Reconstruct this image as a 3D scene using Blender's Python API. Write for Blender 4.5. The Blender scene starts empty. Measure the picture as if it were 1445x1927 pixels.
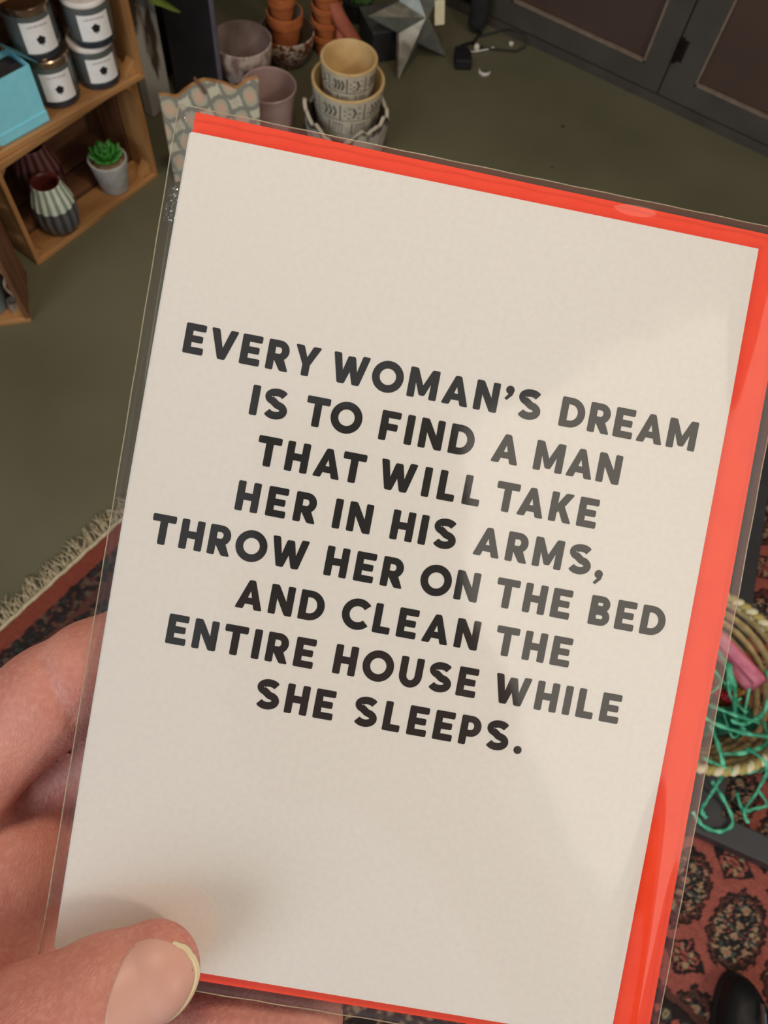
import bpy, bmesh, math, random
import numpy as np
from mathutils import Vector, Matrix
from mathutils.geometry import tessellate_polygon

# ------------------------------------------------------------------ camera, world, lights, exposure
S = bpy.context.scene
COL = S.collection
CAM = Vector((0, 0, 1.5))
cd = bpy.data.cameras.new('camera')
cam = bpy.data.objects.new('camera', cd); COL.objects.link(cam)
R3 = Matrix(((0.8383451977917128, -0.516691867989921, 0.17380115906592822),
             (0.5397969053127848, 0.7422816852484787, -0.39703551574061846),
             (0.0761356050367657, 0.42667014577746654, 0.901196957578043)))
R3 = Matrix(((R3[0][0], R3[0][1], R3[0][2]), (R3[1][0], R3[1][1], R3[1][2]), (R3[2][0], R3[2][1], R3[2][2])))
cam.matrix_world = Matrix.Translation(CAM) @ R3.to_4x4()
cd.sensor_fit = 'AUTO'; cd.sensor_width = 36
cd.lens = 1450 / 1927 * 36
cd.clip_start = 0.003; cd.clip_end = 50
cd.dof.use_dof = True; cd.dof.focus_distance = 0.145; cd.dof.aperture_fstop = 50
S.camera = cam

S.view_settings.view_transform = 'Standard'
S.view_settings.look = 'None'
S.view_settings.exposure = 0.03
S.view_settings.gamma = 1.0
S.view_settings.use_curve_mapping = False

w = bpy.data.worlds.new('shop_air'); S.world = w; w.use_nodes = True
w.node_tree.nodes['Background'].inputs[0].default_value = (0.94, 0.96, 1.0, 1)
w.node_tree.nodes['Background'].inputs[1].default_value = 0.26

def area_light(name, loc, target, size, power, color, size_y=None):
    l = bpy.data.lights.new(name, 'AREA'); l.energy = power; l.color = color; l.size = size
    if size_y: l.shape = 'RECTANGLE'; l.size_y = size_y
    o = bpy.data.objects.new(name, l); COL.objects.link(o); o.location = loc
    o.rotation_euler = (Vector(target) - Vector(loc)).to_track_quat('-Z', 'Y').to_euler()
    return o
# daylight through the shop window behind and left of the photographer, warm lamp overhead right
area_light('window_daylight', (-0.7, -2.6, 2.0), (-0.6, 1.0, 0.4), 1.6, 43, (0.86, 0.93, 1.0), 1.4)
area_light('warm_ceiling_lamp', (2.3, 0.4, 2.55), (0, 0.3, 0.9), 0.35, 19, (1.0, 0.87, 0.72))
area_light('added_veil_light', (1.80, -0.35, 2.62), (1.5, -0.2, 0.9), 1.7, 13, (1.0, 0.86, 0.68), 2.5)  # added light, placed so its warm reflection veils the sleeve's right side
area_light('added_crate_light', (-0.3, 0.6, 2.6), (-1.3, 1.0, 0.2), 0.25, 13, (1.0, 0.80, 0.58))  # added warm light that brightens the crates from overhead

random.seed(7)
rng = np.random.default_rng(11)

# ------------------------------------------------------------------ helpers
MATS = {}
def srgb(r, g, b):
    f = lambda c: (c/255/12.92) if c/255 <= 0.04045 else ((c/255+0.055)/1.055)**2.4
    return (f(r), f(g), f(b), 1)
def mat(name, c1, c2=None, rough=0.6, scale=20, bump=0.0, bscale=None, metal=0.0, spec=0.5, stretch=None, detail=5,
        contrast=(0.35, 0.65), coat=0.0, sss=0.0, attr=None, coords='Object'):
    if name in MATS: return MATS[name]
    m = bpy.data.materials.new(name); m.use_nodes = True
    nt = m.node_tree; N = nt.nodes; L = nt.links
    p = N['Principled BSDF']
    p.inputs['Roughness'].default_value = rough; p.inputs['Metallic'].default_value = metal
    p.inputs['Specular IOR Level'].default_value = spec
    p.inputs['Coat Weight'].default_value = coat
    if sss: 
        p.inputs['Subsurface Weight'].default_value = sss; p.inputs['Subsurface Scale'].default_value = 0.004
        p.inputs['Subsurface Radius'].default_value = (1.0, 0.35, 0.2)
    tc = N.new('ShaderNodeTexCoord'); mp = N.new('ShaderNodeMapping'); L.new(tc.outputs[coords], mp.inputs['Vector'])
    if stretch: mp.inputs['Scale'].default_value = stretch
    if attr:
        a = N.new('ShaderNodeAttribute'); a.attribute_name = attr
        L.new(a.outputs['Color'], p.inputs['Base Color'])
    elif c2 is None:
        p.inputs['Base Color'].default_value = c1
    else:
        n = N.new('ShaderNodeTexNoise'); n.inputs['Scale'].default_value = scale; n.inputs['Detail'].default_value = detail
        L.new(mp.outputs['Vector'], n.inputs['Vector'])
        r = N.new('ShaderNodeValToRGB'); L.new(n.outputs['Fac'], r.inputs['Fac'])
        r.color_ramp.elements[0].position = contrast[0]; r.color_ramp.elements[0].color = c1
        r.color_ramp.elements[1].position = contrast[1]; r.color_ramp.elements[1].color = c2
        L.new(r.outputs['Color'], p.inputs['Base Color'])
    if bump:
        n2 = N.new('ShaderNodeTexNoise'); n2.inputs['Scale'].default_value = bscale or scale*3; n2.inputs['Detail'].default_value = 6
        L.new(mp.outputs['Vector'], n2.inputs['Vector'])
        b = N.new('ShaderNodeBump'); b.inputs['Strength'].default_value = bump; b.inputs['Distance'].default_value = 0.001
        L.new(n2.outputs['Fac'], b.inputs['Height']); L.new(b.outputs['Normal'], p.inputs['Normal'])
    MATS[name] = m
    return m

class MB:
    def __init__(s): s.v = []; s.f = []; s.c = []
    def add(s, V, F, col=None):
        k = len(s.v); s.v += [tuple(p) for p in V]; s.f += [tuple(i+k for i in f) for f in F]
        if col is not None: s.c += [col]*len(F)
        return s
    def box(s, c, size, M=None, jit=0):
        x, y, z = size[0]/2, size[1]/2, size[2]/2
        V = [Vector((c[0]+a*x, c[1]+b*y, c[2]+d*z)) for a in (-1, 1) for b in (-1, 1) for d in (-1, 1)]
        if jit: V = [p + Vector([random.uniform(-jit, jit) for _ in range(3)]) for p in V]
        if M is not None: V = [M @ p for p in V]
        return s.add(V, [(0,1,3,2),(4,6,7,5),(0,4,5,1),(2,3,7,6),(0,2,6,4),(1,5,7,3)])
    def lathe(s, prof, n=32, c=(0,0,0), rib=0, nrib=0, M=None, wob=0):
        V = []; F = []
        ph = random.random()*6
        for (r, z) in prof:
            for i in range(n):
                a = 2*math.pi*i/n
                rr = r*(1 + (rib*math.cos(nrib*a) if nrib else 0) + wob*math.sin(3*a+ph+z*20))
                p = Vector((c[0]+rr*math.cos(a), c[1]+rr*math.sin(a), c[2]+z))
                V.append(M @ p if M is not None else p)
        for j in range(len(prof)-1):
            for i in range(n):
                F.append((j*n+i, j*n+(i+1) % n, (j+1)*n+(i+1) % n, (j+1)*n+i))
        if prof[0][0] > 1e-5 and prof[0][1] < .0125 and prof[-1][1] > prof[0][1]: F.append(tuple(range(n-1, -1, -1)))
        return s.add(V, F)
    def tube(s, pts, r, n=8, flat=1.0, cap=True):
        pts = [Vector(p) for p in pts]; V = []; F = []
        rs = r if isinstance(r, (list, tuple)) else [r]*len(pts)
        up = None
        for i, p in enumerate(pts):
            t = (pts[min(i+1, len(pts)-1)] - pts[max(i-1, 0)]).normalized()
            if up is None: up = t.orthogonal().normalized() if abs(t.z) > .9 else Vector((0,0,1))
            a = t.cross(up)
            a = a.normalized() if a.length > 1e-6 else t.orthogonal().normalized()
            b = a.cross(t).normalized(); up = b
            for k in range(n):
                th = 2*math.pi*k/n
                V.append(p + a*math.cos(th)*rs[i] + b*math.sin(th)*rs[i]*flat)
        for j in range(len(pts)-1):
            for k in range(n): F.append((j*n+k, j*n+(k+1) % n, (j+1)*n+(k+1) % n, (j+1)*n+k))
        if cap: F.append(tuple(range(n-1, -1, -1))); F.append(tuple((len(pts)-1)*n+k for k in range(n)))
        return s.add(V, F)
    def prism(s, poly, z0, z1, M=None):
        n = len(poly)
        V = [Vector((p[0], p[1], z0)) for p in poly] + [Vector((p[0], p[1], z1)) for p in poly]
        tri = tessellate_polygon([[Vector((p[0], p[1], 0)) for p in poly]])
        area = sum(poly[i][0]*poly[(i+1) % n][1]-poly[(i+1) % n][0]*poly[i][1] for i in range(n))
        F = []
        for t in tri:
            a, b, c_ = t
            cr = (poly[b][0]-poly[a][0])*(poly[c_][1]-poly[a][1])-(poly[b][1]-poly[a][1])*(poly[c_][0]-poly[a][0])
            t = (a, b, c_) if cr > 0 else (a, c_, b)
            F.append((t[0], t[2], t[1])); F.append((t[0]+n, t[1]+n, t[2]+n))
        for i in range(n):
            j = (i+1) % n
            F.append((i, j, j+n, i+n) if area > 0 else (j, i, i+n, j+n))
        if M is not None: V = [M @ p for p in V]
        return s.add(V, F)
    def build(s, name, m, parent=None, smooth=False, bevel=0, **kw):
        me = bpy.data.meshes.new(name); me.from_pydata(s.v, [], s.f)
        ms = m if isinstance(m, (list, tuple)) else [m]
        for x in ms: me.materials.append(x)
        if s.c and len(s.c) == len(s.f): me.polygons.foreach_set('material_index', s.c)
        if smooth:
            me.polygons.foreach_set('use_smooth', [True]*len(me.polygons))
            if smooth != 'all': me.set_sharp_from_angle(angle=math.radians(40))
        me.update()
        o = bpy.data.objects.new(name, me); COL.objects.link(o)
        if parent is not None: o.parent = parent
        if bevel:
            b = o.modifiers.new('bevel', 'BEVEL'); b.width = bevel; b.segments = 2; b.limit_method = 'ANGLE'
        for k, v in kw.items(): o[k] = v
        return o
def tag(o, label, cat, group=None):
    o['label'] = label; o['category'] = cat
    if group: o['group'] = group
    return o
def thing(name, label, cat, loc=(0,0,0), rz=0, group=None, M=None):
    o = bpy.data.objects.new(name, None); COL.objects.link(o); o.empty_display_size = 0.02
    if M is not None: o.matrix_world = M
    else: o.location = loc; o.rotation_euler = (0, 0, rz)
    return tag(o, label, cat, group)
def copy_tree(o, parent=None):
    c = o.copy(); COL.objects.link(c)
    if parent is not None: c.parent = parent
    for ch in list(o.children): copy_tree(ch, c)
    return c
def box(c, size, **k): return MB().box(c, size, **k)

# ------------------------------------------------------------------ the setting
floor_m = mat('painted_floor', srgb(94, 91, 69), srgb(107, 103, 81), rough=0.42, scale=2.2, bump=0.25, bscale=60, spec=0.35, detail=8)
wall_m = mat('dark_wall_paint', srgb(62, 56, 50), srgb(78, 70, 62), rough=0.7, scale=6, bump=0.3)
door_frame_m = mat('grey_door_paint', srgb(70, 66, 60), srgb(79, 74, 68), rough=0.45, scale=8, bump=0.2)
door_panel_m = mat('brown_panel_paint', srgb(72, 55, 48), srgb(82, 63, 54), rough=0.5, scale=5, bump=0.2)
trim_m = mat('worn_moulding', srgb(120, 104, 92), srgb(140, 122, 106), rough=0.5, scale=30)
MB().box((0.4, 0.3, -0.02), (4.8, 5.4, 0.04)).build('floor', floor_m, kind='structure')
MB().box((-2.02, 0.3, 1.3), (0.06, 5.4, 2.7)).build('wall_left', wall_m, kind='structure')
wb = MB().box((0.4, 2.34, 1.3), (4.8, 0.06, 2.7)).build('wall_back', wall_m, kind='structure')
MB().box((0.4, 2.296, 0.014), (4.8, 0.062, 0.028)).build('baseboard_back', mat('dark_plinth', srgb(66, 60, 55), srgb(76, 70, 63), rough=0.5, scale=9), kind='structure')
MB().box((-1.965, 0.3, 0.06), (0.03, 5.2, 0.12)).build('baseboard_left', MATS['dark_plinth'], kind='structure')

def cupboard_door(n, x0, x1, px0, px1):
    y = 2.2655
    d = MB()
    top = 1.95; pb = 0.098
    # stiles and rails as one face frame around the panel opening
    d.box(((x0+px0)/2, y+.012, (top+.032)/2), (px0-x0, .024, top-.032))
    d.box(((x1+px1)/2, y+.012, (top+.032)/2), (x1-px1, .024, top-.032))
    d.box(((px0+px1)/2, y+.0121, (pb+.032)/2), (px1-px0, .0238, pb-.032))
    d.box(((px0+px1)/2, y+.0121, top-.05), (px1-px0, .0238, .1))
    o = d.build('door_%d' % n, door_frame_m, kind='structure')
    box(((px0+px1)/2, y+.018, (pb+top-.1)/2), (px1-px0, .008, top-.1-pb)).build('panel', door_panel_m, o)
    t = MB(); wd = .006
    t.box(((px0+px1)/2, y+.004, pb+wd/2), (px1-px0, .012, wd)); t.box(((px0+px1)/2, y+.004, top-.1-wd/2), (px1-px0, .012, wd))
    t.box((px0+wd/2, y+.004, (pb+top-.1)/2), (wd, .012, top-.1-pb)); t.box((px1-wd/2, y+.004, (pb+top-.1)/2), (wd, .012, top-.1-pb))
    t.build('moulding', trim_m, o)
    return o
d1 = cupboard_door(1, -0.985, -0.3615, -0.873, -0.429)
d2 = cupboard_door(2, -0.3575, 0.262, -0.270, 0.150)
d3 = cupboard_door(3, 0.266, 0.886, 0.354, 0.774)
hm = mat('dark_iron', srgb(42, 38, 36), srgb(58, 52, 48), rough=0.4, metal=0.8, scale=40)
h = MB(); h.tube([(-.3525, 2.262, .135), (-.3525, 2.262, .205)], .0065, 10); h.box((-.342, 2.2645, .17), (.02, .003, .06)); h.build('hinge', hm, d2)
box((-1.15, 2.28, 1.0), (.33, .03, 1.9)).build('trim_1', door_frame_m, kind='structure')

# ------------------------------------------------------------------ wooden crates on the left
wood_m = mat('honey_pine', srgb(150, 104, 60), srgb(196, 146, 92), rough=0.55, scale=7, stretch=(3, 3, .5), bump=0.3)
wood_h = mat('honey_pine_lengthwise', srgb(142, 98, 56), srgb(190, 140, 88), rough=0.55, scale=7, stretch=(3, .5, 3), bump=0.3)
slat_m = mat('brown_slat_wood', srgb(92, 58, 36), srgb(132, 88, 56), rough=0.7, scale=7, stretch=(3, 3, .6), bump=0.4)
slat_h = mat('brown_shaded_slat_lengthwise', srgb(80, 50, 34), srgb(128, 86, 56), rough=0.7, scale=7, stretch=(3, .6, 3), bump=0.4)
def make_crate(name, label, cat, loc, rz, W=.40, D=.24, H=.275, group=None, shade_rear=True):
    # open front faces local +X; W along Y, D along -X
    t = thing(name, label, cat, loc, rz, group)
    th = .012; gap = .013
    for zc, nm in ((th/2, 'bottom_plank'), (H-th/2, 'top_plank')):
        n = 3; wd = (D-.002-gap*(n-1))/n
        for k in range(n):
            MB().box((-.001-wd*(k+.5)-gap*k, 0, zc), (wd, W-.004, th), jit=.0008).build(nm, wood_h if (k == 0 or not shade_rear) else slat_h, t, bevel=.0012)  # rear planks browner: shade inside the crate put into their colour
    for s in (-1, 1):
        n = 3; wd = (D-.012-.009*(n-1))/n
        for k in range(n):
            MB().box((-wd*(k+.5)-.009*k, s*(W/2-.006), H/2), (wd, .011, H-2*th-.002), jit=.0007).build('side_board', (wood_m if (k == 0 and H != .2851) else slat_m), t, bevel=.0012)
    for k in range(3):
        hz = (H-2*th)/3
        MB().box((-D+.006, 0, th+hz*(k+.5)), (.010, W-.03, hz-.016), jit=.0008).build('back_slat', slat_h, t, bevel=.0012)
    MB().box((.0045, 0, th*.55), (.008, W, th*1.1)).build('front_rail', wood_h, t, bevel=.001)
    MB().box((.0045, 0, H-th*.6), (.008, W, th*1.2)).build('front_rail', wood_h, t, bevel=.001)
    for s in (-1, 1):
        MB().box((.0045, s*(W/2-.0055), H/2), (.0085, .011, H-2*th)).build('front_post', wood_m if H != .2851 else slat_m, t, bevel=.001)
    for sy in (-1, 1):
        for (zc, sz) in ((th, 1), (H-th, -1)):
            y0 = sy*(W/2-.012); b = MB()
            P = [(y0, zc), (y0-sy*.030, zc), (y0, zc+sz*.030)]
            V = [(x, p[0], p[1]) for x in (-.028, -.002) for p in P]
            b.add(V, [(0,1,2),(5,4,3),(0,3,4,1),(1,4,5,2),(2,5,3,0)])
            b.build('corner_block', wood_m, t)
    return t
cr1 = make_crate('wooden_crate', 'honey pine crate on the floor holding two ribbed vases and a succulent', 'crate', (-1.335, .941, 0), -0.075, W=.41, H=.286, group='pine display crates')
cr2 = make_crate('wooden_crate', 'honey pine crate stacked on top, filled with grey candle jars', 'crate', (-1.326, .947, .2875), -0.165, W=.41, H=.29, group='pine display crates', shade_rear=False)
cr3 = make_crate('wooden_crate', 'brown wooden crate at the left frame edge holding a grey pot', 'crate', (-1.364, .476, 0), -.744, W=.36, H=.2851, D=.145, group='pine display crates')
cr3 = cr3

# ------------------------------------------------------------------ candle jars
glass_m = mat('grey_jar_glass', srgb(82, 88, 88), srgb(98, 104, 102), rough=0.18, scale=4, spec=0.6, coat=0.5)
foot_m = mat('dark_jar_base', srgb(42, 46, 56), srgb(52, 56, 64), rough=0.15, coat=0.6, scale=5)
lab_m = mat('white_paper_label', srgb(238, 237, 235), srgb(246, 245, 243), rough=0.7, scale=60)
ink_m = mat('black_ink', srgb(24, 24, 26), rough=0.6)
inkg_m = mat('grey_ink', srgb(150, 148, 144), rough=0.6)
copper_m = mat('bronze_lid', srgb(150, 124, 100), srgb(180, 156, 132), rough=0.2, metal=0.9, scale=10)
wax_m = mat('pale_lid', srgb(214, 206, 198), srgb(230, 224, 218), rough=0.5, scale=30)
def make_jar(lid):
    t = thing('candle_jar', '', 'candle', (0,0,0), 0, 'grey candle jars in the upper crate')
    r, H = .0495, (.095 if lid == 'bronze' else .086)
    MB().lathe([(r*.80, .010), (r*.93, .012), (r*.98, .022), (r, .04), (r, H-.006), (r*.985, H), (r*.92, H), (r*.90, H-.012), (.001, H-.014)], 40).build('glass', glass_m, t, smooth=True)
    MB().lathe([(r*.84, 0), (r*.95, .002), (r*.97, .010), (r*.80, .0125)], 40).build('foot', foot_m, t, smooth=True)
    lb = MB(); V = []; F = []; n = 16; R = r+.0006; zt = H-.013
    for i in range(n+1):
        a = -.68+1.36*i/n
        V += [(R*math.cos(a), R*math.sin(a), .019), (R*math.cos(a), R*math.sin(a), zt)]
    for i in range(n): F.append((2*i, 2*i+2, 2*i+3, 2*i+1))
    lb.add(V, F); lab = lb.build('label', lab_m, t, smooth='all')
    em = MB(); V = [(0,0,0)]; R = r+.0011
    K = 24; V = []
    for i in range(K):
        a = 2*math.pi*i/K; q = .0085*(1+.12*math.sin(5*a))
        V.append((R*math.cos(q*math.cos(a)/R), R*math.sin(q*math.cos(a)/R), .046+q*math.sin(a)))
    em.add(V, [tuple(range(K))])
    em.box((R, 0, .037), (.0004, .002, .005)); em.build('emblem', ink_m, lab)
    tx = MB()
    for i in range(12):
        a = (-.40+.8*i/11)
        tx.box((0, 0, 0), (.0003, .0021 if i % 3 else .0012, .003), M=Matrix.Translation((R*math.cos(a), R*math.sin(a), zt-.012+.004*math.cos(a*2.2))) @ Matrix.Rotation(a, 4, 'Z'))
    tx.build('lettering', inkg_m, lab)
    if lid == 'bronze':
        MB().lathe([(r*.99, H-.004), (r*1.0, H-.002), (r*1.0, H+.010), (r*.95, H+.012), (r*.90, H+.0115), (.001, H+.010)], 40).build('lid', copper_m, t, smooth=True)
    else:
        MB().lathe([(r*.97, H-.003), (r*.99, H), (r*.98, H+.006), (r*.92, H+.009), (.001, H+.0095)], 40).build('lid', wax_m, t, smooth=True)
    return t
jz = .2875+.0125; HJ = .095+.0115
jb = make_jar('bronze'); jw = make_jar('pale')
face = math.radians(-20)
jars = [  # (source, x, y, z, rot, label)
 (jb, -1.380, .976, jz, -.50, 'grey candle jar, white label, bottom of the left stack behind the blue box'),
 (jb, -1.388, .972, jz+HJ, -.42, 'grey candle jar with bronze lid, top of the left stack'),
 (jw, -1.352, 1.076, jz, -.42, 'grey candle jar with pale lid, bottom of the right stack in the crate'),
 (jw, -1.342, 1.082, jz+.0955, -.50, 'grey candle jar with white lid, top of the right stack in the crate'),
 (jb, -1.474, 1.050, jz, -.45, 'grey candle jar standing behind, seen in the gap between the two stacks'),
 (jb, -1.500, .950, jz, -.35, 'grey candle jar half hidden behind the left stack, against the crate back'),
 (jb, -1.470, .850, jz, -.2, 'grey candle jar at the left frame edge, behind the open blue box'),
]
used = set()
for (src, x, y, z, rz, lb) in jars:
    o = src if id(src) not in used else copy_tree(src)
    used.add(id(src)); o.location = (x, y, z); o.rotation_euler = (0, 0, rz); o['label'] = lb

# cyan gift box with an open lid, front left of the upper crate
cy_m = mat('cyan_card', srgb(140, 226, 246), srgb(148, 232, 250), rough=0.6, scale=50)
cyd_m = mat('cyan_card_inside', srgb(70, 128, 140), srgb(80, 142, 154), rough=0.7, scale=50)
bx = thing('gift_box', 'bright cyan cardboard box with white round logo, in front of the jars', 'box', (-1.386, .834, jz), -0.165)
BW, BD, BH = .15, .070, .128
def wallbox(w, d, h, t_=.002):
    m = MB()
    m.box((0, 0, t_/2), (d, w, t_)); m.box((d/2-t_/2, 0, h/2), (t_, w, h)); m.box((-d/2+t_/2, 0, h/2), (t_, w, h))
    m.box((0, w/2-t_/2, h/2), (d-2*t_, t_, h)); m.box((0, -w/2+t_/2, h/2), (d-2*t_, t_, h)); return m
wallbox(BW, BD, BH).build('body', cy_m, bx)
wallbox(BW+.003, BD+.003, .024).build('base_tray', cy_m, bx)
MB().prism([(.020*math.cos(2*math.pi*i/32), .020*math.sin(2*math.pi*i/32)) for i in range(32)], 0, .0004,
           M=Matrix.Translation((BD/2+.0002, -.046, .066)) @ Matrix.Rotation(math.radians(90), 4, 'Y')).build('logo', lab_m, bx)
fl_ = MB(); fl_.box((0,0,0), (.03, .002, .07), M=Matrix.Translation((0, BW/2+.004, BH+.004)) @ Matrix.Rotation(.8, 4, 'X')); fl_.build('flap', cyd_m, bx)
MB().box((0, 0, BH*.55), (BD*.8, BW*.9, BH*.75)).build('tissue_filling', mat('black_tissue', srgb(36, 34, 36), srgb(52, 50, 52), rough=0.8, scale=30), bx)

# ------------------------------------------------------------------ vases and succulent in the lower crate
fz = .0125
def rib_vase(name, label, loc, rz, s, m_up, m_lo, m_in, n=14):
    t = thing(name, label, 'vase', loc, rz, None)
    prof = [(.030, 0), (.040, .004), (.049, .022), (.0525, .045), (.052, .062), (.0505, .078)]
    up = [(.0505, .078), (.0495, .085), (.0455, .100), (.040, .118), (.0362, .130), (.0360, .137), (.0345, .1395)]
    inn = [(.0345, .1395), (.0290, .138), (.0285, .125), (.036, .105), (.04, .07), (.001, .03)]
    sc = lambda P: [(a*s, b*s) for a, b in P]
    MB().lathe(sc(prof), 112, rib=.035, nrib=n).build('glazed_lower_body', m_lo, t, smooth='all')
    def grad(P):
        m = MB(); V = []; F = []; nn = 112
        for (r, z) in P:
            k = max(0, min(1, (.126-z)/.03)); amp = .035*k
            for i in range(nn):
                a = 2*math.pi*i/nn; rr = s*r*(1+amp*math.cos(n*a))
                V.append((rr*math.cos(a), rr*math.sin(a), z*s))
        for j in range(len(P)-1):
            for i in range(nn): F.append((j*nn+i, j*nn+(i+1) % nn, (j+1)*nn+(i+1) % nn, (j+1)*nn+i))
        return m.add(V, F)
    grad(up).build('glazed_upper_body', m_up, t, smooth='all')
    MB().lathe(sc(inn), 48).build('inside', m_in, t, smooth='all')
    return t
def ribstripe(name, ca, cb, n, rough=.3):
    m = bpy.data.materials.new(name); m.use_nodes = True; nt = m.node_tree; N = nt.nodes; L = nt.links; p = N['Principled BSDF']
    p.inputs['Roughness'].default_value = rough
    tc = N.new('ShaderNodeTexCoord'); sx = N.new('ShaderNodeSeparateXYZ'); L.new(tc.outputs['Object'], sx.inputs[0])
    at = N.new('ShaderNodeMath'); at.operation = 'ARCTAN2'; L.new(sx.outputs['Y'], at.inputs[0]); L.new(sx.outputs['X'], at.inputs[1])
    mu = N.new('ShaderNodeMath'); mu.operation = 'MULTIPLY'; mu.inputs[1].default_value = n; L.new(at.outputs[0], mu.inputs[0])
    co = N.new('ShaderNodeMath'); co.operation = 'COSINE'; L.new(mu.outputs[0], co.inputs[0])
    ma = N.new('ShaderNodeMapRange'); ma.inputs['From Min'].default_value = -.75; ma.inputs['From Max'].default_value = .35; L.new(co.outputs[0], ma.inputs['Value'])
    nz = N.new('ShaderNodeTexNoise'); nz.inputs['Scale'].default_value = 60; L.new(tc.outputs['Object'], nz.inputs['Vector'])
    mm = N.new('ShaderNodeMath'); mm.operation = 'MULTIPLY_ADD'; L.new(nz.outputs['Fac'], mm.inputs[0]); mm.inputs[1].default_value = .5; L.new(ma.outputs[0], mm.inputs[2])
    sb = N.new('ShaderNodeMath'); sb.operation = 'SUBTRACT'; sb.use_clamp = True; L.new(mm.outputs[0], sb.inputs[0]); sb.inputs[1].default_value = .25
    mx = N.new('ShaderNodeMix'); mx.data_type = 'RGBA'; L.new(sb.outputs[0], mx.inputs['Factor'])
    mx.inputs['A'].default_value = ca; mx.inputs['B'].default_value = cb
    L.new(mx.outputs['Result'], p.inputs['Base Color']); return m
v_in = mat('oxblood_glaze', srgb(96, 40, 36), srgb(118, 54, 46), rough=.35, scale=20)
rib_vase('ribbed_vase', 'ribbed vase, mint and cream glaze over charcoal, in the lower crate', (-1.376, .860, fz), .2, .97,
         ribstripe('mint_cream_glaze', srgb(140, 160, 144), srgb(230, 238, 222), 14), ribstripe('charcoal_glaze', srgb(62, 64, 70), srgb(104, 104, 110), 14), v_in)
rib_vase('ribbed_vase', 'dark oxblood ribbed vase standing behind the mint and cream one', (-1.480, .920, fz), .5, 1.05,
         ribstripe('oxblood_rib_glaze', srgb(70, 40, 44), srgb(140, 92, 88), 14), ribstripe('oxblood_rib_dark', srgb(50, 28, 30), srgb(96, 56, 54), 14), v_in)

sp = thing('potted_succulent', 'small green succulent in a grey textured pot, lower crate right side', 'plant', (-1.362, 1.040, fz)); sp.scale = (1.28, 1.28, 1.22)
concrete_m = mat('grey_concrete', srgb(172, 171, 167), srgb(196, 194, 188), rough=0.85, scale=60, bump=.8, bscale=240)
MB().lathe([(.025, 0), (.027, .002), (.037, .068), (.0375, .072), (.034, .0725), (.032, .060), (.001, .058)], 36).build('pot', concrete_m, sp, smooth=True)
MB().lathe([(.033, .060), (.024, .065), (.001, .066)], 24, wob=.04).build('gravel', mat('tan_gravel', srgb(140, 110, 80), srgb(190, 160, 120), rough=.9, scale=200, bump=1, bscale=300), sp, kind='stuff')
leaf_m = mat('succulent_green', srgb(36, 106, 32), srgb(78, 156, 60), rough=.4, scale=25, sss=.1)
def petal_leaf(L_, W_, T_):
    V = []; F = []; n = 6; m_ = 8
    for j in range(n+1):
        u = j/n; wd = W_*math.sin(math.pi*min(.98, .12+.80*u)**1.0)*(1 if u < .9 else .6); x = L_*u; z = .35*L_*u*u
        for k in range(m_):
            a = 2*math.pi*k/m_; V.append((x, wd*math.cos(a), z+T_*math.sin(a)*(1-.5*u)))
    V.append((L_*1.06, 0, .40*L_))
    for j in range(n):
        for k in range(m_): F.append((j*m_+k, j*m_+(k+1) % m_, (j+1)*m_+(k+1) % m_, (j+1)*m_+k))
    for k in range(m_): F.append((n*m_+k, n*m_+(k+1) % m_, (n+1)*m_))
    return V, F
lm = None
for ring, (cnt, L_, tilt, z) in enumerate([(9, .036, .25, .066), (8, .030, .60, .070), (6, .022, .95, .074), (4, .014, 1.25, .078)]):
    V, F = petal_leaf(L_, L_*.40, L_*.15)
    me = None
    for k in range(cnt):
        if me is None:
            o = MB().add(V, F).build('leaf', leaf_m, sp, smooth='all'); me = o.data
        else:
            o = bpy.data.objects.new('leaf', me); COL.objects.link(o); o.parent = sp
        o.location = (0, 0, z); o.rotation_euler = (0, -tilt, 2*math.pi*(k+.5*ring)/cnt)

# contents of the left crate
g = thing('grey_pot', 'slate grey pot with a white fleece top at the left frame edge', 'pot', (-1.332, .582, .0125)); g.scale = (.80, .80, .95)
MB().lathe([(.040, 0), (.046, .003), (.052, .07), (.054, .078), (.050, .080), (.047, .06), (.001, .055)], 40).build('body', mat('slate_glaze', srgb(104, 116, 120), srgb(120, 132, 136), rough=.35, scale=10), g, smooth=True)
fm = MB()
for i in range(60):
    a = random.uniform(0, 6.28); r = random.uniform(0, .04)
    fm.lathe([(.001, -.010), (.008, -.006), (.011, 0), (.008, .007), (.001, .010)], 8, c=(r*math.cos(a), r*math.sin(a), .078+random.uniform(0, .016)))
fm.build('fleece', mat('white_fleece', srgb(226, 224, 220), srgb(240, 238, 236), rough=.95, scale=80, bump=1, bscale=200), g, smooth='all', kind='stuff')
br = MB()
pts = []
rr = random.Random(3)
for i in range(40):
    t_ = i/39; pts.append((-1.268+.006*math.sin(9*t_)-.024*t_, .606-.003*math.cos(12*t_)+.012*t_, .020+.11*t_*(1+.02*math.sin(40*t_))))
br.tube(pts, .004, 8)
tag(br.build('twine', mat('tan_twine', srgb(150, 124, 96), srgb(186, 160, 130), rough=.9, scale=120, bump=1), smooth='all'), 'tan twisted twine hanging inside the left crate beside the grey pot', 'cord')
gl = MB().lathe([(.014, 0), (.020, .002), (.022, .03), (.018, .040), (.019, .046), (.0165, .046), (.001, .040)], 28)
o = gl.build('pewter_tealight_holder', mat('pewter', srgb(176, 166, 160), srgb(200, 192, 184), rough=.15, metal=.8, scale=20), smooth=True); o.location = (-1.277, .603, .0125); o.scale = (.68, .68, .72)
tag(o, 'small shiny pewter tealight holder in the left crate corner', 'candle holder')
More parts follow.
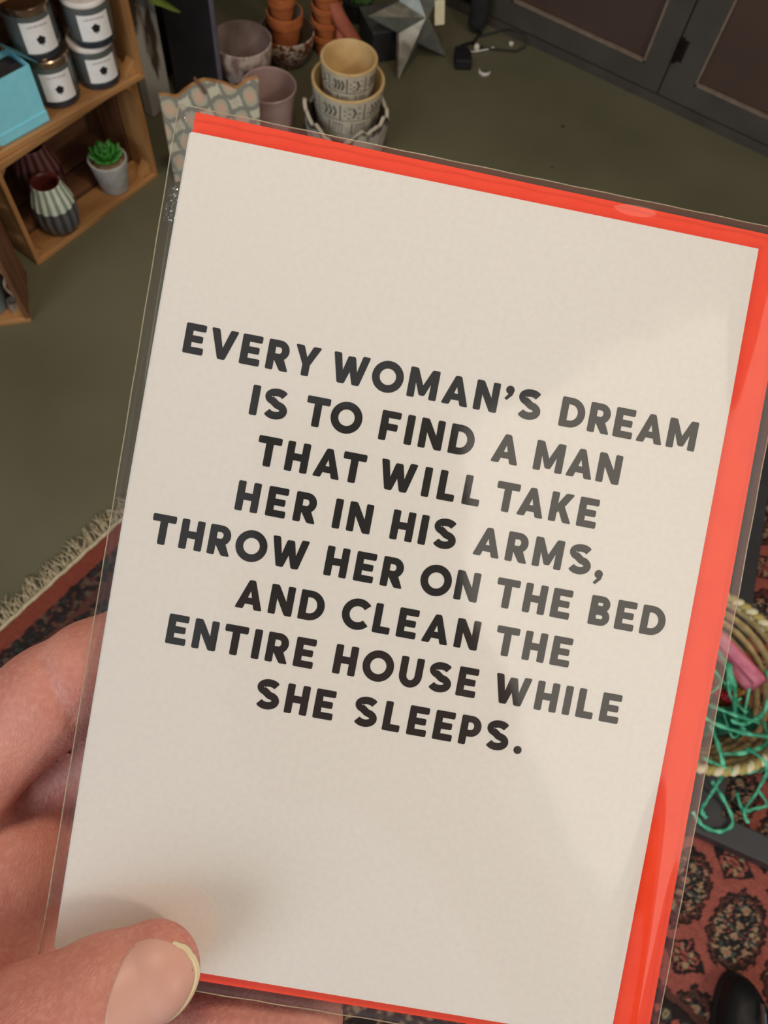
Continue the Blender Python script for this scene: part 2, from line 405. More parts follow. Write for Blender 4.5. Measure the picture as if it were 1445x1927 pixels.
# ------------------------------------------------------------------ wall post, dark column, added shadow block, leaves
CX, CY = -1.338, 1.468
post_m = mat('peeling_whitewash', srgb(70, 56, 42), srgb(172, 168, 158), rough=.85, scale=12, stretch=(2, 2, .5), bump=1, contrast=(.40, .50))
tag(MB().box((-1.478, 1.348, .45), (.030, .085, .90), jit=.003).build('weathered_post', post_m, bevel=.003), 'weathered wooden post with peeling whitewash beside the crates', 'post')
cb = thing('display_column', 'narrow near-black display column with bluish front edge behind the patterned board', 'column', (CX, CY, 0), math.radians(-57))
blk = mat('black_paint', srgb(34, 33, 36), srgb(46, 45, 50), rough=.35, scale=5, bump=.2)
MB().box((-.036, -.073, .42), (.070, .118, .84)).build('body', blk, cb, bevel=.003)
MB().box((-.008, -.008, .42), (.016, .011, .84)).build('front_edge', mat('bluish_edge_paint', srgb(96, 94, 106), srgb(112, 108, 120), rough=.3, scale=30), cb)
MB().box((-.036, -.066, .8465), (.080, .145, .012)).build('top', blk, cb, bevel=.002)
dc = thing('shadow_block', 'added matt black block filling the shadow behind the weathered post', 'block', (-1.72, 1.535, 0))  # black block added to stand in for the deep shadow here
MB().box((0, 0, .37), (.36, .28, .74)).build('body', blk, dc, bevel=.003)
MB().box((0, 0, .748), (.38, .30, .014)).build('top', blk, dc, bevel=.002)
MB().box((.1815, 0, .36), (.004, .25, .62)).build('door', blk, dc, bevel=.001)  # front slab of the added shadow block
leafg = mat('olive_leaf', srgb(92, 112, 40), srgb(128, 146, 62), rough=.45, scale=12)
def blade(pts, wmax, name, m, parent):
    V = []; F = []; n = len(pts)
    for i, p in enumerate(pts):
        u = i/(n-1); wd = wmax*math.sin(math.pi*(.08+.92*u))**.8 if u < 1 else 0
        t = (Vector(pts[min(i+1, n-1)])-Vector(pts[max(i-1, 0)])).normalized(); a = t.cross(Vector((0,0,1))).normalized()
        for k in (-1, 0, 1): V.append(Vector(p)+a*wd*k+Vector((0,0,-.15*wd*abs(k))))
    m0 = len(V)
    V += [v-Vector((0, 0, .0012)) for v in V]
    for i in range(n-1):
        for k in (0, 1):
            F.append((3*i+k, 3*i+3+k, 3*i+4+k, 3*i+1+k)); F.append((m0+3*i+1+k, m0+3*i+4+k, m0+3*i+3+k, m0+3*i+k))
        F.append((3*i, m0+3*i, m0+3*i+3, 3*i+3)); F.append((3*i+2, 3*i+5, m0+3*i+5, m0+3*i+2))
    return MB().add(V, F).build(name, m, parent, smooth='all')
CD = math.radians(-57); PX = CX-.036*math.cos(CD)+.066*math.sin(CD); PY = CY-.036*math.sin(CD)-.066*math.cos(CD)
terra_m = mat('terracotta', srgb(176, 92, 44), srgb(200, 114, 60), rough=.8, scale=30, bump=.4)
terra_in = mat('weathered_clay', srgb(92, 84, 74), srgb(140, 130, 118), rough=.9, scale=25, bump=.5)
pl = thing('leafy_plant', 'leafy plant with olive green pointed leaves drooping over the dark column', 'plant', (0, 0, 0))
MB().lathe([(.034, 0), (.036, .01), (.050, .09), (.047, .09), (.001, .08)], 28, c=(PX, PY, .8527)).build('pot', terra_m, pl, smooth=True)
PB = Vector((PX, PY, .93))
def smoothp2(P, n=6):
    P = [Vector(p) for p in P]; out = []
    for i in range(len(P)-1):
        p0 = P[max(i-1, 0)]; p1 = P[i]; p2 = P[i+1]; p3 = P[min(i+2, len(P)-1)]
        for k in range(n):
            t_ = k/n
            out.append(.5*((2*p1)+(-p0+p2)*t_+(2*p0-5*p1+4*p2-p3)*t_*t_+(-p0+3*p1-3*p2+p3)*t_**3))
    out.append(P[-1]); return out
def droop(tip, lift):
    tip = Vector(tip); out = []
    for i in range(15):
        u = i/14; p = PB.lerp(tip, u); p.z = PB.z + lift*math.sin(math.pi*min(1, u*1.15)) + (tip.z-PB.z)*u**2.2; out.append(p)
    return out
for tip, lift, wd in [((-1.36, 1.33, .44), .14, .03), ((-1.42, 1.22, .50), .1, .03), ((-1.30, 1.50, .60), .15, .028), ((-1.60, 1.22, .70), .12, .03), ((-1.75, 1.30, .9), .16, .03), ((-1.70, 1.60, .95), .18, .03)]:
    blade(droop(tip, lift), wd, 'leaf', leafg, pl)

blade(smoothp2([PB, (-1.46, 1.38, .98), (-1.44, 1.30, .80), (-1.44, 1.29, .50), (-1.43, 1.325, .358), (-1.405, 1.36, .315), (-1.378, 1.390, .284)]), .040, 'leaf', leafg, pl)
blade(smoothp2([PB, (-1.48, 1.34, .96), (-1.47, 1.25, .70), (-1.46, 1.26, .44), (-1.44, 1.30, .365), (-1.42, 1.345, .330)]), .034, 'leaf', leafg, pl)
# ------------------------------------------------------------------ painted-surface helper (glaze and print as vertex colours)
def attr_mat(name, rough=.5, bump=0, bscale=200, coat=0):
    return mat(name, (1,1,1,1), attr='glaze', rough=rough, bump=bump, bscale=bscale, scale=50, coat=coat)
def colgrid(name, nu, nv, P, Cc, m, parent=None, wrap=False, smooth=True, **kw):
    # P, Cc : arrays (nu, nv, 3)
    V = P.reshape(-1, 3); idx = np.arange(nu*nv).reshape(nu, nv)
    a = idx if not wrap else np.vstack([idx, idx[:1]])
    q = np.stack([a[:-1, :-1], a[1:, :-1], a[1:, 1:], a[:-1, 1:]], -1).reshape(-1, 4)
    me = bpy.data.meshes.new(name)
    me.vertices.add(len(V)); me.vertices.foreach_set('co', V.astype(np.float32).ravel())
    me.loops.add(q.size); me.loops.foreach_set('vertex_index', q.ravel().astype(np.int32))
    me.polygons.add(len(q)); me.polygons.foreach_set('loop_start', np.arange(0, q.size, 4, dtype=np.int32))
    me.update(calc_edges=True)
    ca = me.color_attributes.new('glaze', 'FLOAT_COLOR', 'POINT')
    c4 = np.ones((len(V), 4), np.float32); c4[:, :3] = Cc.reshape(-1, 3); ca.data.foreach_set('color', c4.ravel())
    me.materials.append(m)
    if smooth: me.polygons.foreach_set('use_smooth', [True]*len(me.polygons))
    me.validate()
    o = bpy.data.objects.new(name, me); COL.objects.link(o)
    if parent is not None: o.parent = parent
    for k, v in kw.items(): o[k] = v
    return o
LIN = lambda r, g, b: np.array(srgb(r, g, b)[:3])
def vnoise(x, y, seed=0):
    xi = np.floor(x).astype(int); yi = np.floor(y).astype(int); xf = x-xi; yf = y-yi
    h_ = lambda a, b: (np.sin(a*127.1+b*311.7+seed*74.7)*43758.5453) % 1
    u = xf*xf*(3-2*xf); v = yf*yf*(3-2*yf)
    return (h_(xi, yi)*(1-u)+h_(xi+1, yi)*u)*(1-v)+(h_(xi, yi+1)*(1-u)+h_(xi+1, yi+1)*u)*v

# scalloped patterned board leaning by the pots
bd = thing('scalloped_board', 'scalloped chopping board with grey and peach ogee print, leaning on the pots', 'board',
           M=Matrix.Translation((-1.259, 1.151, 0.004)) @ Matrix.Rotation(math.atan2(.188, .136), 4, 'Z') @ Matrix.Rotation(math.radians(7), 4, 'X'))
BWd, BHt = .235, .262
def topz(x):
    u = x/BWd
    return BHt + .028*np.exp(-((u-.46)/.17)**2) + .010*np.abs(np.cos(u*math.pi)) - .012*np.exp(-((u-.17)/.07)**2) - .016*np.exp(-((u-.78)/.08)**2)
nu, nv = 190, 220
U, Vv = np.meshgrid(np.linspace(0, BWd, nu), np.linspace(0, 1, nv), indexing='ij')
Z = Vv*topz(U)
def ogee(x, z):
    p = .075; q = .110
    col = np.zeros(x.shape+(3,)); col[:] = LIN(232, 228, 202)
    for ox, oz in ((0, 0), (.5, .5)):
        a = ((x/p+ox) % 1)-.5; b = ((z/q+oz) % 1)-.5
        wob = .14*(vnoise(x*260, z*260)-.5)
        dd = np.sqrt((a/.30)**2+(b/.36)**2)*(1-.10*np.abs(np.sin(2*np.arctan2(b, a))))+wob
        col[(dd > .70) & (dd < 1.04)] = LIN(158, 156, 146); col[(dd <= .70)] = LIN(206, 202, 178)
        oval = ((a/.145)**2+(b/.165)**2+wob < 1); col[oval] = LIN(236, 200, 172)
    fa = ((x/p+.5) % 1)-.5; fb = ((z/q) % 1)-.5
    fl = (fa**2+fb**2 < .014+.006*np.cos(6*np.arctan2(fb, fa))); col[fl] = LIN(222, 216, 192)
    return col
Cc = ogee(U*math.cos(.25)+Z*math.sin(.25), Z*math.cos(.25)-U*math.sin(.25))
print_m = attr_mat('printed_board', .4)
P = np.stack([U, np.zeros_like(U)-.0002, Z], -1); colgrid('printed_face', nu, nv, P, Cc, print_m, bd)
outl = [(0, 0), (BWd, 0)]+[(x, float(topz(np.array(x)))) for x in np.linspace(BWd, 0, 40)]
MB().prism(outl, 0, .010, M=Matrix(((1,0,0,0),(0,0,1,0),(0,1,0,0),(0,0,0,1)))).build('board_core', wood_m, bd)
tw = MB(); tw.tube([(.105, -.004, .262), (.100, -.006, .276), (.094, -.002, .289), (.086, .004, .302)], .003, 8); tw.build('hanging_cord', mat('brown_cord', srgb(112, 78, 50), srgb(130, 94, 62), rough=.9, scale=100), bd, smooth=True)

# pink tumbler pot
glz = mat('mauve_glaze', srgb(164, 136, 130), srgb(182, 154, 146), rough=.3, scale=18)
t = thing('plant_pot', 'plain mauve glazed cylinder pot between the patterned board and concrete pot', 'pot', (-1.168, 1.452, 0))
MB().lathe([(.048, 0), (.056, .004), (.066, .11), (.070, .147), (.0715, .151), (.070, .153), (.067, .151), (.064, .13), (.056, .02), (.001, .016)], 56).build('body', glz, t, smooth=True)

# chevron pots, nested in the concrete pot
cream_in = mat('buff_clay', srgb(206, 172, 116), srgb(222, 190, 136), rough=.6, scale=25)
cream_out = mat('cream_unglazed', srgb(186, 176, 154), srgb(208, 198, 176), rough=.75, scale=30, bump=.3)
mark_m = mat('faded_grey_marks', srgb(66, 62, 56), srgb(92, 88, 80), rough=.8, scale=90)
def chevron_pot(label, loc, R, H, rz):
    t = thing('chevron_pot', label, 'pot', loc, rz, 'nested chevron pots')
    rb = R*.86
    MB().lathe([(rb*.9, 0), (rb, .003), (R, H-.004)], 72).build('outer_wall', cream_out, t, smooth=True)
    MB().lathe([(R, H-.004), (R, H), (R-.003, H+.0015), (R-.007, H), (R-.008, H-.006), (rb-.006, .010), (.001, .008)], 72).build('inside', cream_in, t, smooth=True)
    mk = MB()
    def q(a0, z0, a1, z1, wd):   # stroke on the wall from (angle,z) to (angle,z)
        n = max(2, int(abs(a1-a0)*R/.004)+1); pts = []
        for i in range(n+1):
            u = i/n; a = a0+(a1-a0)*u; z = z0+(z1-z0)*u; pts.append((a, z))
        da = (a1-a0)*R; dz = z1-z0; L_ = math.hypot(da, dz); nx = -dz/L_*wd/2; nz = da/L_*wd/2
        V = []
        for a, z in pts:
            for s_ in (-1, 1):
                aa = a+s_*nx/R; zz = z+s_*nz; r = rb+(R-rb)*zz/H+.0006
                V.append((r*math.cos(aa), r*math.sin(aa), zz))
        F = [(2*i, 2*i+2, 2*i+3, 2*i+1) for i in range(n)]
        F2 = [tuple(reversed(f)) for f in F] if nz > 0 else F
        mk.add(V, F)
    cells = 9; wa = 2*math.pi/cells; z1 = H-.010; z2 = H*.56; z3 = H*.50; z4 = H*.22
    for k in range(cells):
        a = k*wa
        q(a, z2, a, z1, .0035); q(a, z2, a+wa, z2, .002)
        for m_ in range(3):
            c0 = a+wa*(.42+.2*m_)-wa*.1; zc = (z1+z2)/2; hh = (z1-z2)*.33
            if k % 2 == 0 or m_ == 1:
                q(c0, zc+hh, c0+wa*.12, zc, .0055); q(c0, zc-hh, c0+wa*.12, zc, .0055)
            else:
                q(c0, zc+hh, c0+wa*.12, zc+hh*.9, .003); q(c0, zc-hh*.2, c0+wa*.14, zc-hh*.1, .003); q(c0-.02, zc-hh, c0+wa*.12, zc-hh, .003)
        q(a+.12, zc+hh*.5, a+wa*.22, zc+hh*.2, .003); q(a+.1, zc-hh*.6, a+wa*.25, zc-hh*.4, .003)
        b = a+wa*.5
        q(b, z4, b, z3, .003); q(b+.1, z3-.004, b+wa*.6, z3-.004, .002); q(b+.08, z4, b+wa*.7, z4, .002)
        for m_ in range(4): q(b+.1+.09*m_, z4+.004, b+.14+.09*m_, z3-.006, .002)
    mk.build('painted_marks', mark_m, t)
    return t
chevron_pot('smaller cream chevron pot sitting inside the larger one', (-.994, 1.560, .130), .072, .115, .35)
chevron_pot('larger cream chevron pot with the smaller one inside it, in the rough concrete pot', (-.992, 1.556, .064), .094, .128, .2)
# rough concrete pot: ragged rim
t = thing('concrete_pot', 'rough whitewashed pot with a ragged broken rim holding the chevron pots', 'pot', (-.978, 1.532, 0))
na, nz_ = 160, 40
A, Tt = np.meshgrid(np.linspace(0, 2*math.pi, na, endpoint=False), np.linspace(0, 1, nz_), indexing='ij')
rim = .124+.020*np.sin(3*A+2.2)+.010*np.sin(7*A+.5)+.004*np.sin(17*A)+.002*np.sin(31*A+1)
Zc = Tt*rim; Rr = .098+.016*Tt+.0022*(vnoise(A*9, Zc*160, 3)-.5)
Pw = np.stack([Rr*np.cos(A), Rr*np.sin(A), Zc], -1)
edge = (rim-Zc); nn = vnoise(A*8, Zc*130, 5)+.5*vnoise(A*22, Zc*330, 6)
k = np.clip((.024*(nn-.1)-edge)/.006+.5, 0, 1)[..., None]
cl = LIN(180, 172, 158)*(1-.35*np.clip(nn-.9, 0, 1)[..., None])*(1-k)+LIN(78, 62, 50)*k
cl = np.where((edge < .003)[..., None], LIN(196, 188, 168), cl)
rough_m = attr_mat('whitewashed_concrete', .9, bump=.8, bscale=300)
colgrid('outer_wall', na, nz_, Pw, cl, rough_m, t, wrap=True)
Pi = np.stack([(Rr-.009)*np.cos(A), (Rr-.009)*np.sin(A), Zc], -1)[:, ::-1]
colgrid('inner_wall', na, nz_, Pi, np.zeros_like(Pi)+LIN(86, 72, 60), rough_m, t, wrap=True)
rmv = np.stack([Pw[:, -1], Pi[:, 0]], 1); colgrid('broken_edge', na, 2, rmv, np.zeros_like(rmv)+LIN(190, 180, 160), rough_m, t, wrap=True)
MB().lathe([(.001, .0), (.097, .0), (.097, .02), (.09, .060), (.001, .062)], 40).build('pot_floor', mat('dark_soil', srgb(60, 50, 42), srgb(78, 66, 56), rough=.95, scale=80), t)

# big mauve bowl with a dark knob; mottled bowl holding terracotta
bowl_out = mat('mottled_pink_glaze', srgb(156, 124, 118), srgb(220, 202, 190), rough=.4, scale=34, contrast=(.42, .58))
bowl_in = mat('grey_mauve_glaze', srgb(108, 92, 84), srgb(160, 138, 132), rough=.35, scale=10)
t = thing('glazed_bowl', 'mottled pink grey bowl with a dark round knob, right of the cabinet edge', 'bowl', (-1.350, 1.573, 0)); t.scale = (.92, .92, 1.3)
MB().lathe([(.045, 0), (.056, .004), (.080, .045), (.088, .085), (.0885, .104), (.086, .105)], 56).build('outer_wall', bowl_out, t, smooth=True)
MB().lathe([(.086, .105), (.083, .100), (.076, .05), (.05, .014), (.001, .012)], 56).build('inside', bowl_in, t, smooth=True)
MB().lathe([(.001, -.004), (.010, -.002), (.014, .003), (.010, .009), (.001, .011)], 24, M=Matrix.Translation((.062, -.058, .062)) @ Matrix.Rotation(math.radians(-54), 4, 'Z') @ Matrix.Rotation(math.radians(80), 4, 'Y')).build('knob', mat('dark_green_glaze', srgb(46, 52, 52), srgb(60, 66, 64), rough=.2, scale=9), t, smooth=True)
bowl2_out = mat('russet_mottled_glaze', srgb(122, 62, 40), srgb(204, 186, 164), rough=.4, scale=75, contrast=(.46, .54), detail=1.5)
t = thing('glazed_bowl', 'russet and cream mottled bowl holding stacked terracotta pots', 'bowl', (-1.318, 1.735, 0)); t.scale = (.88, .88, .90)
MB().lathe([(.040, 0), (.050, .004), (.082, .06), (.088, .088), (.0885, .104), (.086, .105)], 56).build('outer_wall', bowl2_out, t, smooth=True)
MB().lathe([(.086, .105), (.083, .100), (.072, .05), (.045, .014), (.001, .012)], 56).build('inside', mat('dark_brown_glaze', srgb(70, 56, 44), srgb(96, 78, 62), rough=.4, scale=14), t, smooth=True)
def clay_pot(label, loc, R, H, grp, tilt=0):
    t = thing('terracotta_pot', label, 'pot', loc, 0, grp); t.rotation_euler = (tilt, tilt*.6, 0)
    MB().lathe([(R*.68, 0), (R*.92, H*.72), (R, H*.72), (R*1.02, H*.76), (R*1.02, H), (R*.95, H*1.005)], 44).build('outer_wall', terra_m, t, smooth=True)
    MB().lathe([(R*.95, H*1.005), (R*.92, H*.97), (R*.62, .01), (.001, .008)], 44).build('inside', terra_in, t, smooth=True)
g_ = 'terracotta pots stacked in the russet bowl'
clay_pot('large terracotta pot with grey chalky inside, in the russet mottled bowl', (-1.327, 1.739, .032), .050, .108, g_)
clay_pot('small terracotta pot nested inside the large one, over the russet bowl', (-1.337, 1.739, .098), .040, .09, g_)
g_ = 'stacked terracotta pots left of the metal star'
for i in range(4):
    lbs = ['lowest', 'second', 'third', 'top']
    clay_pot('%s terracotta pot of the tall stack between russet bowl and green cactus' % lbs[i], (-1.256, 1.842, .004+.040*i), .045-.001*i, .060, g_)
# clay hand-like ornament: a flat open clay foot leaning to the right of the stack
clay2 = mat('red_clay', srgb(150, 78, 56), srgb(170, 94, 70), rough=.8, scale=20, bump=.3)
cf = MB()
cf.tube([(-1.236, 1.835, .165), (-1.205, 1.835, .120), (-1.165, 1.848, .072), (-1.135, 1.865, .030), (-1.125, 1.87, .014)], [.020, .024, .021, .016, .011], 14, flat=.7)
cf.tube([(-1.205, 1.840, .105), (-1.190, 1.815, .055), (-1.178, 1.80, .014)], [.014, .012, .009], 12)
tag(cf.build('clay_ornament', clay2, smooth='all'), 'red clay forked ornament leaning against the tall terracotta stack', 'ornament')
# green cactus behind
cact = mat('cactus_green', srgb(66, 106, 52), srgb(104, 146, 80), rough=.5, scale=18)
t = thing('cactus', 'green columnar cactus behind the clay ornament, left of the star', 'plant', (-1.275, 2.035, 0))
MB().lathe([(.035, 0), (.038, .004), (.048, .06), (.044, .06), (.001, .05)], 32).build('pot', blk, t, smooth=True)
for (dx, dy, r, h_) in ((0, 0, .026, .17), (.030, .004, .017, .10), (-.02, .024, .015, .12)):
    MB().lathe([(r*.8, .045), (r, .07), (r, h_-.02), (r*.8, h_-.005), (.001, h_)], 64, c=(dx, dy, 0), rib=.12, nrib=10).build('stem', cact, t, smooth='all')
# dark box behind the star's left point
t = thing('black_box', 'matt black box with a pale edge under the metal star', 'box', (-1.135, 1.955, 0), -.66)
MB().box((0, 0, .045), (.12, .10, .09)).build('body', blk, t, bevel=.002)
MB().box((0, 0, .0925), (.124, .104, .004)).build('lid_edge', mat('grey_edge', srgb(70, 66, 62), srgb(82, 78, 74), rough=.6, scale=40), t)

# ------------------------------------------------------------------ metal barn star
star_m = mat('weathered_tin', srgb(134, 130, 116), srgb(178, 172, 156), rough=.45, metal=.55, scale=35, bump=.5, bscale=120)
star_d = mat('tin_blue_grey', srgb(120, 124, 120), srgb(146, 150, 144), rough=.4, metal=.5, scale=25, bump=.4)
t = thing('metal_star', 'faceted weathered tin barn star leaning at the back by the cupboards', 'star')
Pa = Vector((-1.015, 1.867, .003)); Pb_ = Vector((-.958, 2.049, .003))
ex = (Pb_-Pa).normalized(); Rs = (Pb_-Pa).length/1.1756
lean = math.radians(28)
nout = Vector((ex.y, -ex.x, 0)); eu = (Vector((0, 0, 1))*math.cos(lean) - nout*math.sin(lean)).normalized(); en = ex.cross(eu).normalized()
if en.dot(nout) < 0: en = -en
cen = (Pa+Pb_)/2 + eu*Rs*math.cos(math.radians(36))
pts5 = []
for i in range(10):
    a = math.radians(-126+36*i); r = Rs if i % 2 == 0 else Rs*.40
    pts5.append(cen+ex*r*math.cos(a)+eu*r*math.sin(a))
apex = cen+en*.055
for i in range(5):
    o_, l_, r_ = pts5[2*i], pts5[(2*i-1) % 10], pts5[2*i+1]
    bk = lambda p: p-en*.012
    MB().add([apex, l_, o_, bk(l_), bk(o_)], [(0,1,2), (1,3,4,2)]).build('star_facet', star_m if i != 1 else star_d, t)
    MB().add([apex, o_, r_, bk(o_), bk(r_)], [(0,1,2), (1,3,4,2)]).build('star_facet', star_d if i != 1 else star_m, t)
hl = MB(); hp = [cen+en*.050+ex*(.018)+eu*(.0), cen+en*.085+ex*.05+eu*.0, cen+en*.08+ex*.06+eu*.03, cen+en*.06+ex*.04+eu*.07]
# paper swing tag hanging over the star
tgm = MB(); M_ = Matrix.Translation((-.992, 2.03, .13)) @ Matrix.Rotation(.9, 4, 'Z') @ Matrix.Rotation(-.35, 4, 'X')
tgm.box((0, 0, 0), (.030, .0012, .062), M=M_)
tt_ = thing('swing_tag', 'cream paper swing tag hanging beside the metal star', 'tag')
tgm.build('card', mat('cream_tag', srgb(214, 206, 170), srgb(226, 218, 184), rough=.7, scale=40), tt_)
st_ = MB(); st_.tube([M_ @ Vector((0, .001, .028)), M_ @ Vector((.01, .004, .05)), (-.985, 2.06, .22), (-1.0, 2.05, .25)], .0009, 6); st_.build('string', mat('white_string', srgb(220, 216, 206), rough=.8), tt_)

# ------------------------------------------------------------------ cables, plug and crumbs near the cupboard
rub = mat('black_rubber', srgb(20, 20, 21), srgb(30, 30, 31), rough=.55, scale=20)
t = thing('power_adapter', 'black power adapter block lying on the floor with its cable', 'adapter')
Mx = Matrix.Translation((-.905, 2.052, 0)) @ Matrix.Rotation(.62, 4, 'Z')
MB().box((0, -.004, .016), (.050, .052, .031), M=Mx).build('body', rub, t, bevel=.004)
MB().box((-.0, .034, .014), (.042, .022, .026), M=Mx).build('collar', rub, t, bevel=.003)
cbm = MB(); cbm.tube([Mx @ Vector((0, .043, .014)), (-.945, 2.11, .010), (-.925, 2.16, .006), (-.93, 2.21, .006), (-.98, 2.24, .02), (-1.0, 2.245, .10), (-1.01, 2.25, .22)], .0035, 8)
cbm.build('cable', rub, t, smooth='all')
loop = MB()
lp = [(-.930, 2.185, .005), (-.90, 2.235, .006), (-.855, 2.243, .03), (-.81, 2.243, .035), (-.785, 2.235, .012), (-.80, 2.205, .005), (-.84, 2.18, .005), (-.885, 2.155, .005), (-.93, 2.15, .005)]
loop.tube(lp, .0028, 8); tag(loop.build('looped_cable', rub, smooth='all'), 'thin dark cable coiled in a loop against the cupboard base', 'cable')
bg = MB(); bg.tube([(-.965, 2.232, .18), (-.955, 2.225, .10), (-.945, 2.205, .03), (-.935, 2.19, .022)], [.022, .03, .028, .012], 14)
tag(bg.build('black_strap_bundle', mat('black_cloth', srgb(24, 23, 24), srgb(36, 34, 35), rough=.9, scale=40, bump=.6), smooth='all'), 'black cloth strap bundle hanging down behind the cables', 'strap')
wh = mat('white_plastic', srgb(214, 206, 198), srgb(226, 220, 212), rough=.4, scale=30)
t = thing('charging_lead', 'short white charging lead with a small plug lying by the adapter', 'cable')
wc = MB(); wc.tube([(-.955, 2.10, .004), (-.925, 2.105, .004), (-.90, 2.122, .004), (-.875, 2.158, .004), (-.865, 2.178, .004)], .0022, 8); wc.build('lead', wh, t, smooth=True)
MB().lathe([(.001, -.009), (.008, -.007), (.009, .004), (.005, .010), (.001, .011)], 16, c=(-.903, 2.135, .010)).build('connector', wh, t, smooth=True)
tag(MB().lathe([(.001, -.006), (.007, -.004), (.008, .003), (.001, .006)], 14, c=(-.829, 2.224, .007)).build('white_bead', wh, smooth=True), 'small white bead resting by the looped cable', 'bead')
ck = MB(); ck.tube([(-.850, 2.062, .003), (-.842, 2.050, .003), (-.828, 2.047, .003), (-.817, 2.058, .004), (-.818, 2.072, .003)], [.002, .004, .0055, .004, .002], 8)
tag(ck.build('plastic_clip', wh, smooth=True), 'tiny curved white plastic clip on the bare floor', 'clip')
for (x, y, sx) in ((-.532, 2.000, .006), (-.48, 1.83, .0035)):
    o = MB().lathe([(.001, 0), (sx, .0005), (sx*.8, .0015), (.001, .002)], 9, wob=.3).build('floor_crumb', mat('brown_crumb', srgb(52, 40, 26), srgb(64, 50, 34), rough=.9, scale=50)); o.location = (x, y, 0)
    tag(o, 'larger dark crumb on the floor near the cupboard' if sx > .004 else 'smaller dark crumb on the floor, further from the cupboard', 'crumb')

# ------------------------------------------------------------------ rug
RA = math.atan2(-.11, .994)
rug = thing('persian_rug', 'red Persian rug with dark octagonal medallions and cream fringe', 'rug', M=Matrix.Translation((-.763, .02, 0)) @ Matrix.Rotation(RA, 4, 'Z'))
u0, u1, v0, v1 = 0.0, 1.95, -.30, 1.53   # pile area; long side borders at both v ends
step = .003
gu = np.arange(u0, u1, step); gv = np.arange(v0, v1, step)
U, Vg = np.meshgrid(gu, gv, indexing='ij')
# knots: pattern sampled with slight warp so edges look hand knotted
wx = (vnoise(U*90, Vg*90, 1)-.5)*.006; wy = (vnoise(U*90, Vg*90, 2)-.5)*.006
a = U+wx; b = Vg+wy
field = LIN(156, 86, 76); dark = LIN(42, 35, 34); crm = LIN(150, 130, 102); brn = LIN(86, 54, 48); blue = LIN(72, 76, 72)
cl = np.zeros(U.shape+(3,)); cl[:] = field
cl *= (1-.22*vnoise(U*40, Vg*260, 4))[..., None]
def put(mask, c_): cl[mask] = c_
P1, Q1 = .112, .19
ca = ((a-1.388)/P1+.5) % 1-.5; cbv = ((b-.463)/Q1+.5) % 1-.5
ga = ca*P1; gb = cbv*Q1
oct_ = np.maximum(np.maximum(np.abs(ga)/.047, np.abs(gb)/.070), (np.abs(ga)/.047+np.abs(gb)/.070)/1.42)
oct_ = oct_+.04*np.sign(np.sin(np.arctan2(gb, ga)*16))
put(oct_ < 1.0, dark)
put((oct_ < .90) & (oct_ > .80), brn)
n1 = vnoise(a*170, b*170, 7); n2 = vnoise(a*230+40, b*230, 8)
inn = oct_ < .80
# mirrored ornament inside each medallion
ma_, mb_ = np.abs(ga), np.abs(gb)
o1 = vnoise(ma_*190+7*0, mb_*190, 9)
put(inn & (o1 > .74), crm); put(inn & (o1 < .22), blue); put(inn & (o1 > .5) & (o1 < .56), field)
for (pa, pb_, rr_) in ((0, .040, .007), (.024, .022, .006), (.024, .046, .005), (0, .012, .006), (.034, 0, .006)):
    put(inn & ((ma_-pa)**2+(mb_-pb_)**2 < rr_**2), crm); put(inn & ((ma_-pa)**2+(mb_-pb_)**2 < (rr_*.45)**2), field)
put(inn & (np.abs(ma_*1.2-mb_) < .0022), dark); put(inn & (mb_ < .0022), blue)
# secondary motifs between medallion rows
sa = (((a-1.388)/P1) % 1-.5)*P1; sb_ = (((b-.463)/Q1) % 1-.5)*Q1
dm = np.abs(sa)/.044+np.abs(sb_)/.034
st = (dm < 1) & (np.floor(np.abs(sa)/.006)+np.floor(np.abs(sb_)/.006) % 2 == np.floor(dm*5) % 3)
put((dm < 1) & (dm > .82), dark); put((dm < .82) & (vnoise(np.abs(sa)*230, np.abs(sb_)*230, 11) > .52), dark)
put((dm < .8) & (vnoise(np.abs(sa)*200, np.abs(sb_)*200, 12) > .74), crm)
# long-side borders (v) and end border (u)
def border(d, s_):
    m0 = d < .135
    cl[m0] = dark*1.0
    put(m0 & (np.abs(d-.128) < .007), brn); put(m0 & (np.abs(d-.128) > .006) & (np.abs(d-.128) < .0085), dark*.7)
    for ctr in (.100, .062):
        per = .036; q = ((s_/per) % 1-.5)*per; e = d-ctr
        put(m0 & (np.abs(e) < .015), dark*1.1)
        put(m0 & (q**2+e**2 < .0100**2), blue*.8); put(m0 & (q**2+e**2 < .0070**2), crm); put(m0 & (q**2+e**2 < .003**2), brn)
        qq = (((s_/per)+.5) % 1-.5)*per
        put(m0 & (np.abs(qq)+np.abs(e)*.6 < .0055), field)
    put(m0 & (np.abs(d-.081) < .005), brn); put(m0 & (np.abs(d-.040) < .006), brn)
    put(d < .026, dark*.8); 
border(b-v0-.31 + .31*0 - 0.31 + .31, a) if False else None
dlow = b-(v0+.475)        # inner edge of the low border sits near v = .31
lowm = b < .31
sv = cl.copy()
border(np.where(lowm, .135-(.31-b), 1.0), a)
# below the patterned border the pile repeats a plain dark guard with scattered motifs
lowplain = b < .175
n3 = vnoise(a*150, b*150, 13)
cl[lowplain] = dark; put(lowplain & (n3 > .62), brn); put(lowplain & (n3 > .8), crm*.8)
